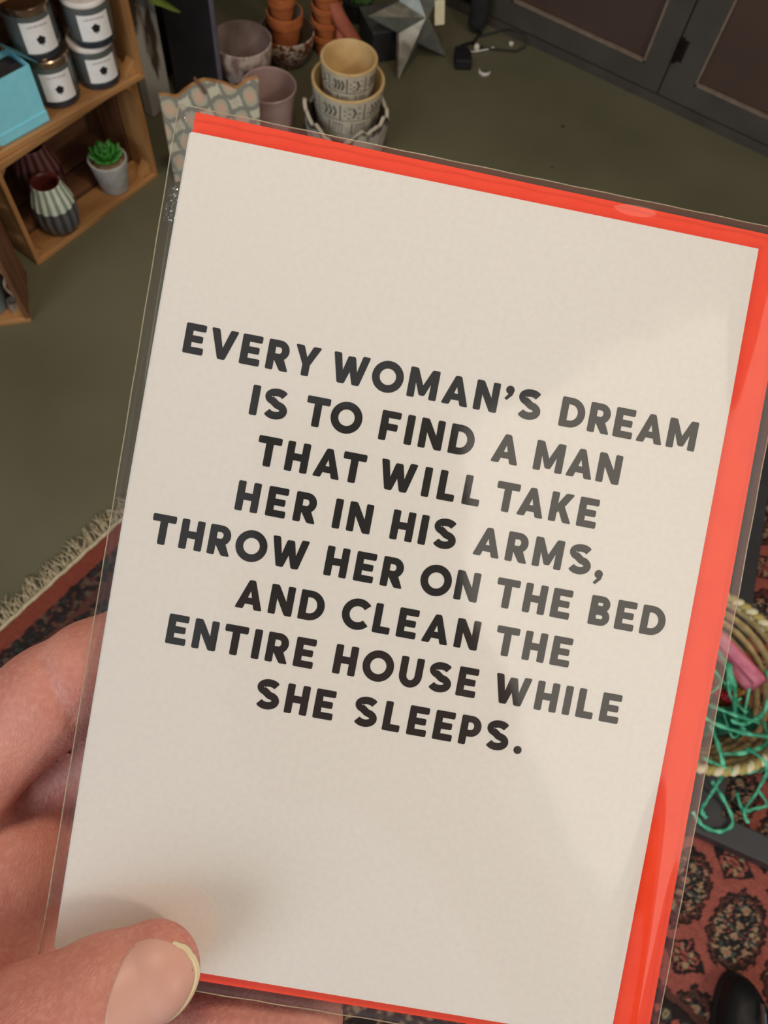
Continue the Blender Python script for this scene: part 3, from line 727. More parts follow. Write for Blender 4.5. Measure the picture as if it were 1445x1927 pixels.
# end of the rug on the left: red band then a dark band
endd = a
n4 = vnoise(a*130, b*130, 15)
m_ = endd < .13; cl[m_] = dark; put(m_ & (n4 > .58), brn*.9); put(m_ & (n4 > .78), LIN(86, 74, 62)); put(m_ & (n4 < .2), blue*.5)
put(m_ & (np.abs(endd-.085) < .006), brn)
put(endd < .038, LIN(124, 62, 50)); 
cl *= (.82+.36*rng.random(U.shape))[..., None]
hgt = .006+.0006*rng.random(U.shape)
Pm = np.stack([U, Vg, hgt], -1)
pile_m = mat('rug_pile', (1,1,1,1), attr='glaze', rough=.95, spec=.1, scale=50)
colgrid('pile', len(gu), len(gv), Pm, cl, pile_m, rug, smooth=False, kind='stuff')
MB().box(((u0+u1)/2, (v0+v1)/2, .0025), (u1-u0, v1-v0, .0045)).build('backing', mat('jute_backing', srgb(96, 62, 50), srgb(110, 72, 58), rough=.95, scale=60), rug)
fr_m = mat('cream_fringe', srgb(158, 142, 112), srgb(196, 182, 152), rough=.9, scale=90)
fb = MB(); rf = random.Random(5)
for i in range(520):
    v = v0+ (v1-v0)*i/520+rf.uniform(-.002, .002); L_ = rf.uniform(.030, .055); sk = rf.uniform(-.5, .9)*.03
    p = []
    for k in range(7):
        u = k/6; p.append((.002-L_*u, v+sk*u*u+.003*math.sin(5*u+i), .005+.006*math.sin(math.pi*u)*rf.uniform(.4, 1.2)-.002*u))
    fb.tube(p, [.0019*(1-.4*k/6) for k in range(7)], 5)
fb.build('fringe', fr_m, rug, smooth='all', kind='stuff')
ed = MB(); pe = [(.001+.0008*math.sin(i*1.7), v0+(v1-v0)*i/180, .009+.001*math.sin(i*.9)) for i in range(181)]
ed.tube(pe, .0042, 7); ed.build('edge_binding', mat('pale_binding', srgb(176, 160, 128), srgb(204, 190, 158), rough=.9, scale=150, stretch=(1, 1, 1)), rug, smooth='all')

# ------------------------------------------------------------------ metal rack base on the rug
RZ = .0068
rack_m = mat('charcoal_metal', srgb(58, 58, 60), srgb(68, 68, 70), rough=.45, metal=.2, scale=12)
rk = thing('display_rack', 'charcoal metal rack base frame lying on the rug around the basket', 'rack')
A_ = Vector((.54, .452)); da = Vector((-.23, .97)).normalized(); db = Vector((.987, .16)).normalized(); LA, LB = 1.08, .62
def bar(p, q, name='base_bar', w_=.048, h_=.042, z=RZ):
    p = Vector(p); q = Vector(q); d = (q-p); L_ = d.length; an = math.atan2(d.y, d.x)
    MB().box((L_/2, 0, h_/2), (L_+w_, w_, h_), M=Matrix.Translation((p.x, p.y, z)) @ Matrix.Rotation(an, 4, 'Z')).build(name, rack_m, rk, bevel=.003)
B_ = A_+db*LB; C_ = B_+da*LA; D_ = A_+da*LA
off = .042
bar(A_+da*0, B_); bar(B_+da*off, C_); bar(C_-db*off, D_); bar(A_+da*off, D_-da*off)
for p in (B_, C_):
    MB().box((p.x, p.y, .75), (.036, .036, 1.40)).build('post', rack_m, rk, bevel=.003)
# dark storage shapes standing further back inside the rack
sk_ = thing('fabric_sack', 'dark cloth sack slumped on the rug behind the basket', 'sack', (.60, 1.34, RZ))
MB().lathe([(.09, 0), (.13, .02), (.15, .10), (.13, .20), (.08, .26), (.05, .28), (.06, .31), (.001, .30)], 40, wob=.06).build('body', MATS['black_cloth'], sk_, smooth='all')

# ------------------------------------------------------------------ basket with raffia
bk = thing('round_basket', 'round coiled palm basket with cream stitched rim full of green raffia', 'basket', (.388, .632, RZ))
straw = mat('palm_straw', srgb(150, 128, 84), srgb(182, 160, 112), rough=.8, scale=70, bump=.7)
rimA = mat('pale_stitch', srgb(214, 202, 164), srgb(228, 218, 184), rough=.7, scale=50)
rimB = mat('olive_stitch', srgb(166, 150, 84), srgb(184, 168, 100), rough=.75, scale=50)
ncoil = 11; rb0, rb1, Hb = .068, .157, .180
for i in range(ncoil):
    u = i/(ncoil-1); r = rb0+(rb1-rb0)*(u**1.25); z = .008+(Hb-.014)*u
    ring = MB(); n = 90
    V = []; F = []; m8 = 8
    for k in range(n):
        an = 2*math.pi*k/n; tw_ = 1+.10*math.sin(k*math.pi*2/3)
        for j in range(m8):
            th = 2*math.pi*j/m8; V.append(((r+.0058*tw_*math.cos(th))*math.cos(an), (r+.0058*tw_*math.cos(th))*math.sin(an), z+.0090*tw_*math.sin(th)))
    for k in range(n):
        for j in range(m8): F.append((k*m8+j, ((k+1) % n)*m8+j, ((k+1) % n)*m8+(j+1) % m8, k*m8+(j+1) % m8))
    ring.add(V, F); ring.build('coil', straw, bk, smooth='all')
MB().lathe([(.001, 0), (.070, 0), (.070, .006), (.001, .008)], 40).build('basket_base', straw, bk)
R_r = rb1+.003
ns = 72; meA = meB = None
for i in range(ns):
    if i < 2:
        s_ = MB(); p = []
        for k in range(7):
            u = k/6-.5; p.append((.0075*math.cos(u*2.2), u*.026, .004+.009*math.cos(u*2.0)))
        s_.tube([(0.010*math.sin(math.pi*k/6)-.006+.0, (k/6-.5)*.020, .006*math.sin(math.pi*k/6)+(.010 if False else 0)) for k in range(7)], [.0035, .0062, .0072, .0078, .0072, .0062, .0035], 8)
        o = s_.build('rim_stitch', rimA if i == 0 else rimB, bk, smooth='all')
        if i == 0: meA = o.data
        else: meB = o.data
    else:
        o = bpy.data.objects.new('rim_stitch', meA if i % 2 == 0 else meB); COL.objects.link(o); o.parent = bk
    an = 2*math.pi*i/ns; o.location = (R_r*math.cos(an), R_r*math.sin(an), Hb+.004); o.rotation_euler = (.55, 0, an)
BX, BY = .388, .632
# gift parcels inside the basket
pinkm = mat('pink_tissue', srgb(196, 92, 116), srgb(224, 128, 148), rough=.5, scale=40, bump=.5, bscale=60)
t = thing('pink_parcel', 'folded pink tissue parcel leaning against the far side of the basket', 'parcel', M=Matrix.Translation((.440, .712, .145)) @ Matrix.Rotation(-.35, 4, 'Z') @ Matrix.Rotation(.9, 4, 'X'))
MB().box((0, 0, 0), (.115, .046, .014)).build('wrapping', pinkm, t, bevel=.006)
MB().box((-.005, 0, .0085), (.105, .004, .003)).build('fold', mat('deep_pink_fold', srgb(148, 60, 84), srgb(160, 70, 92), rough=.5, scale=30), t)
t = thing('kraft_bag', 'small brown kraft bag inside the basket under the raffia', 'bag', M=Matrix.Translation((.40, .665, .085)) @ Matrix.Rotation(.4, 4, 'Z') @ Matrix.Rotation(.35, 4, 'Y'))
MB().box((0, 0, 0), (.09, .10, .05)).build('paper', mat('kraft_paper', srgb(134, 108, 82), srgb(154, 126, 98), rough=.8, scale=30, bump=.3), t, bevel=.004)
t = thing('red_ribbon_bow', 'small crimson ribbon bow on the basket contents', 'bow', (.448, .648, .128))
rbm = mat('crimson_ribbon', srgb(150, 20, 40), srgb(178, 34, 54), rough=.35, scale=40)
for s_ in (-1, 1):
    b_ = MB(); b_.tube([(0, 0, 0), (s_*.012, .004, .007), (s_*.022, .002, .004), (s_*.020, -.004, -.003), (s_*.008, -.004, -.001), (0, 0, 0)], .006, 10, flat=.7); b_.build('bow_loop', rbm, t, smooth='all')
MB().lathe([(.001, -.006), (.006, -.003), (.006, .003), (.001, .006)], 12).build('knot', rbm, t, smooth='all')
t = thing('dark_green_parcel', 'long dark green wrapped parcel across the near half of the basket', 'parcel', M=Matrix.Translation((.448, .585, .135)) @ Matrix.Rotation(.72, 4, 'Z') @ Matrix.Rotation(.12, 4, 'Y'))
MB().box((0, 0, 0), (.16, .048, .035)).build('wrapping', mat('bottle_green_foil', srgb(16, 74, 56), srgb(26, 98, 74), rough=.35, scale=40, bump=.5, bscale=60), t, bevel=.006)
t = thing('straw_bundle', 'golden straw bundle at the right of the basket contents', 'straw', M=Matrix.Translation((.478, .675, .10)))
for k in range(14):
    sbd = MB(); a_ = random.uniform(-.5, .5)
    sbd.tube([(-.02+.01*random.random(), -.03, -.03+.003*k), (.0+.01*a_, .0, .0+.002*k), (.01+.03*a_, .045, .02+.001*k)], .0022, 6)
    sbd.build('straw', mat('golden_straw', srgb(172, 128, 60), srgb(200, 156, 84), rough=.7, scale=60), t)
raf = mat('green_raffia', srgb(48, 150, 114), srgb(104, 210, 170), rough=.35, scale=60, contrast=(.4, .6))
rfd = thing('green_raffia', 'tangled green raffia ribbon spilling over the basket rim', 'ribbon')
rnd = random.Random(21)
def smoothp(P, n=10):
    P = [Vector(p) for p in P]; out = []
    for i in range(len(P)-1):
        p0 = P[max(i-1, 0)]; p1 = P[i]; p2 = P[i+1]; p3 = P[min(i+2, len(P)-1)]
        for k in range(n):
            t_ = k/n
            out.append(.5*((2*p1)+(-p0+p2)*t_+(2*p0-5*p1+4*p2-p3)*t_*t_+(-p0+3*p1-3*p2+p3)*t_**3))
    out.append(P[-1]); return out
ropes = [
 [(.340, .590, .17), (.415, .565, .190), (.47, .575, .185), (.53, .60, .195), (.56, .64, .19)],
 [(.430, .560, .19), (.455, .525, .200), (.478, .498, .19), (.500, .478, .12), (.515, .462, .066), (.530, .455, .058)],
 [(.500, .560, .185), (.535, .545, .20), (.560, .520, .14), (.585, .505, .06), (.60, .49, .057)],
 [(.44, .50, .190), (.49, .505, .200), (.535, .54, .175), (.575, .58, .10), (.62, .60, .02)],
 [(.50, .505, .10), (.545, .500, .064), (.575, .475, .057), (.560, .448, .057), (.530, .440, .057), (.505, .452, .057)],
 [(.565, .53, .05), (.600, .520, .016), (.618, .535, .016), (.635, .555, .016), (.612, .57, .016)],
 [(.43, .70, .15), (.455, .66, .155), (.47, .61, .165), (.49, .59, .175)],
 [(.49, .72, .165), (.505, .685, .172), (.51, .64, .170), (.485, .60, .175), (.46, .59, .182)],
 [(.40, .72, .14), (.43, .69, .150), (.455, .645, .150), (.49, .63, .155)],
 [(.36, .64, .15), (.40, .60, .170), (.45, .60, .180), (.51, .62, .170)],
 [(.47, .53, .17), (.50, .55, .185), (.53, .59, .18), (.52, .63, .16)],
]
for P_ in ropes:
    sp_ = smoothp(P_); b_ = MB()
    b_.tube(sp_, [.0038*(1+.25*math.sin(i*.9)) for i in range(len(sp_))], 7, flat=.55); b_.build('strand', raf, rfd, smooth='all')
for i in range(11):
    c0 = Vector((BX+rnd.uniform(-.09, .09), BY+rnd.uniform(-.09, .09), .13+rnd.uniform(0, .03))); P_ = []
    for k in range(5):
        P_.append(c0); c0 = c0+Vector((rnd.uniform(-.045, .045), rnd.uniform(-.045, .045), rnd.uniform(-.02, .02)))
        d_ = Vector((c0.x-BX, c0.y-BY)); 
        if d_.length > .115: c0.x = BX+d_.x*.115/d_.length; c0.y = BY+d_.y*.115/d_.length
        c0.z = min(max(c0.z, .11), .175)
    sp_ = smoothp(P_, 7); b_ = MB(); b_.tube(sp_, .0026, 6, flat=.5); b_.build('strand', raf, rfd, smooth='all')

# ------------------------------------------------------------------ pair of black shoes
shoe_m = mat('black_leather', srgb(14, 13, 14), srgb(22, 20, 21), rough=.5, scale=30, bump=.3)
def make_shoe(label, M):
    t = thing('black_shoe', label, 'shoe', group='black shoes', M=M)
    # toe points to local +Y, outline loops stacked upward
    def loop(w_, y0, y1, z, n=28, toe=0):
        out = []
        for k in range(n):
            an = 2*math.pi*k/n; s_, c_ = math.sin(an), math.cos(an); yc = (y0+y1)/2; hy = (y1-y0)/2
            y = yc+hy*s_; wv = w_*(.86+.14*math.sin((y-y0)/(y1-y0)*math.pi*1.2)); out.append((wv*abs(c_)**.8*(1 if c_ >= 0 else -1), y, z))
        return out
    def loft(Ls, m, name, par, cap=True):
        V = [p for l in Ls for p in l]; n = len(Ls[0]); F = []
        for j in range(len(Ls)-1):
            for k in range(n): F.append((j*n+k, j*n+(k+1) % n, (j+1)*n+(k+1) % n, (j+1)*n+k))
        F.append(tuple(range(n-1, -1, -1))); F.append(tuple((len(Ls)-1)*n+k for k in range(n)))
        return MB().add(V, F).build(name, m, par, smooth=True)
    loft([loop(.046, -.27, 0, 0), loop(.048, -.272, .002, .004), loop(.048, -.272, .002, .012), loop(.045, -.268, 0, .016)], rub, 'sole', t)
    loft([loop(.045, -.268, -.001, .016), loop(.045, -.267, -.003, .032), loop(.042, -.264, -.012, .046), loop(.036, -.26, -.040, .056), loop(.030, -.255, -.085, .066), loop(.030, -.25, -.12, .078), loop(.032, -.255, -.13, .090)], shoe_m, 'upper', t)
    for k in range(4):
        y = -.075-.016*k; z = .064+.005*k
        b_ = MB(); b_.tube([(-.022, y, z), (-.008, y-.003, z+.006), (.008, y-.003, z+.006), (.022, y, z)], .0022, 6); b_.build('lace', rub, t)
    b_ = MB(); b_.tube([(.006, -.066, .072), (.010, -.052, .066), (.013, -.040, .060)], .003, 8); b_.build('lace_tip', mat('silver_tip', srgb(200, 204, 210), rough=.15, metal=1), t)
    return t
sh1 = make_shoe('left black leather shoe with a silvery lace tip, toe on the red rug', Matrix.Translation((.680, .262, .0068)) @ Matrix.Rotation(math.radians(30), 4, 'Z') @ Matrix.Diagonal((1.22, 1, 1.1, 1)))
sh2 = make_shoe('right black leather shoe at the bottom right corner of the frame', Matrix.Translation((.785, .318, .0068)) @ Matrix.Rotation(math.radians(36), 4, 'Z') @ Matrix.Diagonal((1.22, 1, 1.1, 1)))

# ------------------------------------------------------------------ greeting card, envelope, sleeve (card frame in metres)
CM = Matrix(((0.9122704242664322, -0.34772487877039465, 0.21644879693095564, -0.013151022863521235),
             (0.40767590923468894, 0.8218748655117604, -0.3978970450627844, 0.04666808535732834),
             (-0.03953512411025655, 0.4512306662053679, 0.8915311883705731, 1.3663304860602419), (0, 0, 0, 1)))
mm = .001
paper_m = mat('cream_card_stock', srgb(227, 222, 217), srgb(230, 226, 220), rough=.85, scale=900, bump=.05, bscale=2500, spec=.2)
env_m = mat('orange_red_envelope_paper', srgb(248, 66, 28), srgb(251, 72, 32), rough=.7, scale=200, bump=.15, bscale=900, spec=.3)
print_k = mat('black_print', srgb(16, 14, 13), rough=.6)
card = thing('greeting_card', 'cream greeting card with bold black lettering, held in the left hand', 'card', M=CM)
def rounded_rect(x0, y0, x1, y1, r, n=5):
    out = []
    for (cx, cy, a0) in ((x1-r, y0+r, -90), (x1-r, y1-r, 0), (x0+r, y1-r, 90), (x0+r, y0+r, 180)):
        for k in range(n+1):
            a = math.radians(a0+90*k/n); out.append((cx+r*math.cos(a), cy+r*math.sin(a)))
    return out
MB().prism([(-.0509, -.0750), (.0534, -.0752), (.0530, -.013), (.0524, .045), (.0519, .0750), (-.0534, .0750), (-.0528, .010), (-.0519, -.040)], -.00035, 0).build('front_panel', paper_m, card)
MB().prism([(-.0509, -.0748), (.0530, -.0748), (.0515, .0748), (-.0533, .0748)], -.0010, -.0006).build('back_panel', paper_m, card)
sp_c = MB(); sp_c.tube([(-.05335, .0748, -.0005), (-.05275, .010, -.0005), (-.05185, -.040, -.0005), (-.05095, -.0748, -.0005)], .0005, 8); sp_c.build('spine', paper_m, card)

# lettering: own bold geometric capitals, unit cap height
SW = .235
def rc(poly, r=.045, n=3):
    out = []; L_ = len(poly)
    ar = sum(poly[i][0]*poly[(i+1) % L_][1]-poly[(i+1) % L_][0]*poly[i][1] for i in range(L_))
    if ar < 0: poly = poly[::-1]
    for i in range(L_):
        p0 = Vector(poly[i-1]); p = Vector(poly[i]); p1 = Vector(poly[(i+1) % L_])
        a_ = (p0-p); b_ = (p1-p); cr = (p-p0).x*(p1-p).y-(p-p0).y*(p1-p).x
        if cr <= 1e-9: out.append(tuple(p)); continue
        rr_ = min(r, a_.length*.45, b_.length*.45); A1 = p+a_.normalized()*rr_; B1 = p+b_.normalized()*rr_
        for k in range(n+1):
            t_ = k/n; q = (1-t_)**2*A1+2*t_*(1-t_)*p+t_*t_*B1; out.append((q.x, q.y))
    return out
def arcst(cx, cy, rx, ry, a0, a1, w_=SW, n=28):
    o_ = []; i_ = []
    for k in range(n+1):
        a = math.radians(a0+(a1-a0)*k/n); o_.append((cx+rx*math.cos(a), cy+ry*math.sin(a))); i_.append((cx+(rx-w_)*math.cos(a), cy+(ry-w_)*math.sin(a)))
    return o_+i_[::-1]
def stroke(pts, w_=SW):
    P = [Vector(p) for p in pts]; l = []; r = []
    for i, p in enumerate(P):
        t_ = (P[min(i+1, len(P)-1)]-P[max(i-1, 0)]).normalized(); nrm = Vector((-t_.y, t_.x))*w_/2
        l.append(tuple(p+nrm)); r.append(tuple(p-nrm))
    return l+r[::-1]
def rect(x0, y0, x1, y1): return [(x0, y0), (x1, y0), (x1, y1), (x0, y1)]
def bowl(x0, y0, y1, x1, w_=SW):   # half-round bowl attached to a stem at x0
    h_ = (y1-y0)/2; R_ = h_; st = x1-R_; o_ = [(x0, y0)]; i_ = [(x0, y0+w_*.9)]
    N_ = 18; ww = w_*.9
    for k in range(N_+1):
        a = math.radians(-90+180*k/N_); o_.append((st+R_*math.cos(a), y0+h_+h_*math.sin(a))); i_.append((st+(R_-w_)*math.cos(a), y0+h_+(h_-ww)*math.sin(a)))
    o_.append((x0, y1)); i_.append((x0, y1-ww)); return o_+i_[::-1]
def scurve():
    c = []
    for k in range(15): a = math.radians(28+ (262-28)*k/14); c.append((.405+.275*math.cos(a)*1.02, .735+.162*math.sin(a)))
    c = [p for p in c]
    d = []
    for k in range(15): a = math.radians(82-(82+152)*k/14); d.append((.405+.290*math.cos(a), .290+.185*math.sin(a)))
    return c[:-1]+d
sw = SW
G = {
 'I': (.24, [rc(rect(0, 0, .24, 1))]),
 'E': (.66, [rc([(0,0), (.66,0), (.66,.215), (.235,.215), (.235,.395), (.60,.395), (.60,.605), (.235,.605), (.235,.785), (.66,.785), (.66,1), (0,1)])]),
 'F': (.64, [rc([(0,0), (.235,0), (.235,.36), (.58,.36), (.58,.575), (.235,.575), (.235,.785), (.64,.785), (.64,1), (0,1)])]),
 'L': (.58, [rc([(0,0), (.58,0), (.58,.22), (.235,.22), (.235,1), (0,1)])]),
 'T': (.78, [rc([(.272,0), (.508,0), (.508,.775), (.78,.775), (.78,1), (0,1), (0,.775), (.272,.775)])]),
 'H': (.76, [rc([(0,0), (.235,0), (.235,.385), (.525,.385), (.525,0), (.76,0), (.76,1), (.525,1), (.525,.61), (.235,.61), (.235,1), (0,1)])]),
 'N': (.80, [rc([(0,0), (.23,0), (.23,.56), (.57,0), (.80,0), (.80,1), (.57,1), (.57,.45), (.23,1), (0,1)])]),
 'M': (1.0, [rc([(0,0), (.235,0), (.235,.53), (.415,.10), (.585,.10), (.765,.53), (.765,0), (1,0), (1,1), (.76,1), (.50,.42), (.24,1), (0,1)])]),
 'V': (.90, [rc([(.335,0), (.565,0), (.90,1), (.65,1), (.45,.36), (.25,1), (0,1)])]),
 'W': (1.24, [rc([(.25,0), (.475,0), (.62,.44), (.765,0), (.99,0), (1.24,1), (1.0,1), (.865,.42), (.735,.93), (.505,.93), (.375,.42), (.24,1), (0,1)])]),
 'Y': (.86, [rc([(.315,0), (.55,0), (.55,.37), (.86,1), (.60,1), (.43,.60), (.26,1), (0,1), (.315,.37)])]),
 'K': (.78, [rc([(0,0), (.235,0), (.235,.30), (.315,.385), (.51,0), (.78,0), (.48,.545), (.76,1), (.49,1), (.235,.60), (.235,1), (0,1)])]),
 'A': (.90, [rc([(0,0), (.25,0), (.325,.20), (.575,.20), (.65,0), (.90,0), (.545,.98), (.355,.98)]), ]),
 'O': (1.06, [arcst(.53, .5, .53, .53, 0, 360, .24, 48)]),
 'C': (.88, [arcst(.53, .5, .53, .53, 42, 318, .24, 40)]),
 'U': (.78, [rc(rect(0, .40, .235, 1)), rc(rect(.545, .40, .78, 1)), arcst(.39, .39, .39, .42, 180, 360, .235, 30), rect(0, .385, .235, .46), rect(.545, .385, .78, .46)]),
 'D': (.84, [rc(rect(0, 0, .235, 1)), bowl(.1, 0, 1, .84)]),
 'P': (.70, [rc(rect(0, 0, .235, 1)), bowl(.1, .29, 1, .70)]),
 'R': (.74, [rc(rect(0, 0, .235, 1)), bowl(.1, .33, 1, .71), rc([(.235,.38), (.30,.28), (.49,0), (.755,0), (.55,.42), (.3,.46)])]),
 'B': (.70, [rc(rect(0, 0, .235, 1)), bowl(.1, .46, 1, .66, .225), bowl(.1, 0, .565, .71, .225)]),
 'S': (.80, [rc(stroke(scurve(), .235), .03)]),
 '.': (.26, [[(.13+.13*math.cos(i*math.pi/12), .12+.13*math.sin(i*math.pi/12)) for i in range(24)]]),
 ',': (.30, [[(.17+.135*math.cos(i*math.pi/12), .11+.135*math.sin(i*math.pi/12)) for i in range(24)], [(.305,.10), (.27,-.05), (.10,-.24), (.03,-.20), (.14,-.05), (.16,.02)]]),
 '\u2019': (.30, [[(.17+.135*math.cos(i*math.pi/12), .865+.135*math.sin(i*math.pi/12)) for i in range(24)], [(.305,.86), (.27,.71), (.10,.52), (.03,.56), (.14,.71), (.16,.78)]]),
}
# counter of the A is cut by using outline pieces instead of a solid: legs, bar and apex
G['A'] = (.90, [rc([(0,0), (.255,0), (.545,.98), (.355,.98)]), rc([(.645,0), (.90,0), (.545,.98), (.355,.98)]), rect(.24, .175, .66, .375)])
def grow(poly, d):
    n = len(poly); ar = sum(poly[i][0]*poly[(i+1) % n][1]-poly[(i+1) % n][0]*poly[i][1] for i in range(n)); sg = 1 if ar > 0 else -1; out = []
    for i in range(n):
        p0, p, p1 = Vector(poly[i-1]), Vector(poly[i]), Vector(poly[(i+1) % n]); e0 = (p-p0); e1 = (p1-p)
        if e0.length < 1e-7: e0 = e1
        if e1.length < 1e-7: e1 = e0
        e0 = e0.normalized(); e1 = e1.normalized()
        n0 = Vector((e0.y, -e0.x))*sg; n1 = Vector((e1.y, -e1.x))*sg; b_ = n0+n1
        if b_.length < .2: b_ = n0
        b_ = b_.normalized(); k_ = d/max(.5, b_.dot(n0)); out.append((p.x+b_.x*k_, p.y+b_.y*k_))
    return out
for c_ in G:
    if c_ != 'O': G[c_] = (G[c_][0], [grow(p_, .013) for p_ in G[c_][1]])
G['O'] = (1.06, [arcst(.53, .5, .545, .545, 0, 360, .266, 48)])
LINES = [
 [("EVERY", -47.9, -23.4), ("WOMAN\u2019S", -21.0, 17.8), ("DREAM", 21.6, 47.3)],
 [("IS", -34.2, -27.6), ("TO", -24.2, -13.9), ("FIND", -10.4, 7.0), ("A", 10.6, 15.5), ("MAN", 18.5, 34.6)],
 [("THAT", -31.5, -11.7), ("WILL", -8.9, 9.9), ("TAKE", 12.8, 31.9)],
 [("HER", -33.6, -19.0), ("IN", -15.7, -8.8), ("HIS", -5.0, 7.0), ("ARMS,", 10.6, 35.0)],
 [("THROW", -47.6, -19.1), ("HER", -15.6, -1.2), ("ON", 2.1, 12.9), ("THE", 16.2, 30.3), ("BED", 34.0, 48.3)],
 [("AND", -30.3, -14.3), ("CLEAN", -10.9, 14.6), ("THE", 17.8, 32.0)],
 [("ENTIRE", -41.5, -14.5), ("HOUSE", -10.7, 15.9), ("WHILE", 19.3, 43.1)],
 [("SHE", -23.6, -9.2), ("SLEEPS.", -5.4, 26.4)],
]
CAP = 5.33
KERN = {'AT': -.18, 'TA': -.18, 'AR': 0, 'WI': -.02, 'RY': -.06, 'EV': -.04, 'VE': -.06, 'OM': 0, 'LL': .0, 'OW': -.06, 'RO': -.03, 'WO': -.05, 'N\u2019': -.02, 'TO': -.08, 'S,': -.05, 'PS': -.04, 'AK': 0, 'LE': .02}
for li, words in enumerate(LINES):
    base_y = 36.20-8.712*li
    for (wd, xa, xb) in words:
        kern = [KERN.get(wd[i:i+2], 0) for i in range(len(wd)-1)]
        tot = sum(G[c][0] for c in wd)*CAP+sum(kern)*CAP
        gap = (xb-xa-tot)/max(1, len(wd)-1); sx = 1.0
        if len(wd) == 1: sx = (xb-xa)/tot
        m = MB(); x = xa; lay = 0
        for i, c in enumerate(wd):
            for q_, poly in enumerate(G[c][1]):
                P_ = [((x+p[0]*CAP*sx)*mm, (base_y+p[1]*CAP)*mm) for p in poly]
                z = (.02+.002*q_)*mm
                if c == 'O':
                    n = len(poly)//2; o_ = P_[:n]; i_ = P_[n:][::-1]
                    m.add([(a_[0], a_[1], z) for a_ in o_+i_], [(k, k+1, n+k+1, n+k) for k in range(n-1)])
                elif c in 'CSU' and len(poly) > 50 or c == 'U' and q_ == 2 or c == 'C':
                    n = len(poly)//2
                    if c == 'S':
                        tri = tessellate_polygon([[Vector((a_[0], a_[1], 0)) for a_ in P_]]); m.add([(a_[0], a_[1], z) for a_ in P_], [tuple(t3) for t3 in tri])
                    else:
                        o_ = P_[:n]; i_ = P_[n:][::-1]; m.add([(a_[0], a_[1], z) for a_ in o_+i_], [(k, k+1, n+k+1, n+k) for k in range(n-1)])
                else:
                    tri = tessellate_polygon([[Vector((a_[0], a_[1], 0)) for a_ in P_]]); m.add([(a_[0], a_[1], z) for a_ in P_], [tuple(t3) for t3 in tri])
            if i < len(wd)-1: x += G[c][0]*CAP+gap+kern[i]*CAP
        o = m.build('lettering', print_k, card)
        bm = bmesh.new(); bm.from_mesh(o.data)
        for f in bm.faces:
            f.normal_update()
            if f.normal.z < 0: f.normal_flip()
        bm.to_mesh(o.data); bm.free()

# envelope behind the card
env = thing('envelope', 'orange-red envelope behind the cream card', 'envelope', M=CM)
EN = [(-.0505, -.0774), (.0611, -.0771), (.0586, .0784), (-.0536, .0791)]
def lerp2(a_, b_, t_): return (a_[0]+(b_[0]-a_[0])*t_, a_[1]+(b_[1]-a_[1])*t_)
MB().prism([EN[0], EN[1], EN[2], EN[3]], -.0016, -.0012).build('front_face', env_m, env)
fl2 = MB(); cx_ = lerp2(lerp2(EN[0], EN[1], .5), lerp2(EN[3], EN[2], .5), .55)
fl2.prism([EN[3], EN[2], (cx_[0]+.006, cx_[1]), (cx_[0]-.006, cx_[1])][::-1], -.0022, -.0019); fl2.build('back_flap', env_m, env)
MB().prism([EN[0], EN[1], (cx_[0]+.04, cx_[1]+.004), (cx_[0]-.04, cx_[1]+.004)], -.0019, -.0016).build('back_face', env_m, env)

# clear cellophane sleeve
cel = bpy.data.materials.new('clear_cellophane'); cel.use_nodes = True
N = cel.node_tree.nodes; L = cel.node_tree.links; N.remove(N['Principled BSDF'])
tr = N.new('ShaderNodeBsdfTransparent'); tr.inputs[0].default_value = (.965, .965, .955, 1)
gs = N.new('ShaderNodeBsdfGlossy'); gs.inputs['Roughness'].default_value = .085; gs.inputs[0].default_value = (1, 1, 1, 1)
lw = N.new('ShaderNodeLayerWeight'); lw.inputs['Blend'].default_value = .5
pw = N.new('ShaderNodeMath'); pw.operation = 'POWER'; pw.inputs[1].default_value = 5.0; L.new(lw.outputs['Facing'], pw.inputs[0])
mu = N.new('ShaderNodeMath'); mu.operation = 'MULTIPLY_ADD'; mu.inputs[1].default_value = .9; mu.inputs[2].default_value = .075; mu.use_clamp = True; L.new(pw.outputs[0], mu.inputs[0])
mx = N.new('ShaderNodeMixShader'); L.new(mu.outputs[0], mx.inputs[0]); L.new(tr.outputs[0], mx.inputs[1]); L.new(gs.outputs[0], mx.inputs[2])
tc = N.new('ShaderNodeTexCoord'); nz = N.new('ShaderNodeTexNoise'); nz.inputs['Scale'].default_value = 28; nz.inputs['Detail'].default_value = 2; L.new(tc.outputs['Object'], nz.inputs['Vector'])
bp = N.new('ShaderNodeBump'); bp.inputs['Strength'].default_value = .22; bp.inputs['Distance'].default_value = .002; L.new(nz.outputs['Fac'], bp.inputs['Height'])
L.new(bp.outputs['Normal'], gs.inputs['Normal']); L.new(bp.outputs['Normal'], lw.inputs['Normal'])
L.new(mx.outputs[0], N['Material Output'].inputs[0])
slv = thing('cellophane_sleeve', 'clear glossy cellophane sleeve around the card and envelope', 'sleeve', M=CM)
SL = [(-.0536, -.0786), (.0620, -.0783), (.0600, .0793), (-.0564, .0793)]
SZ = .00008
nx_, ny_ = 200, 220
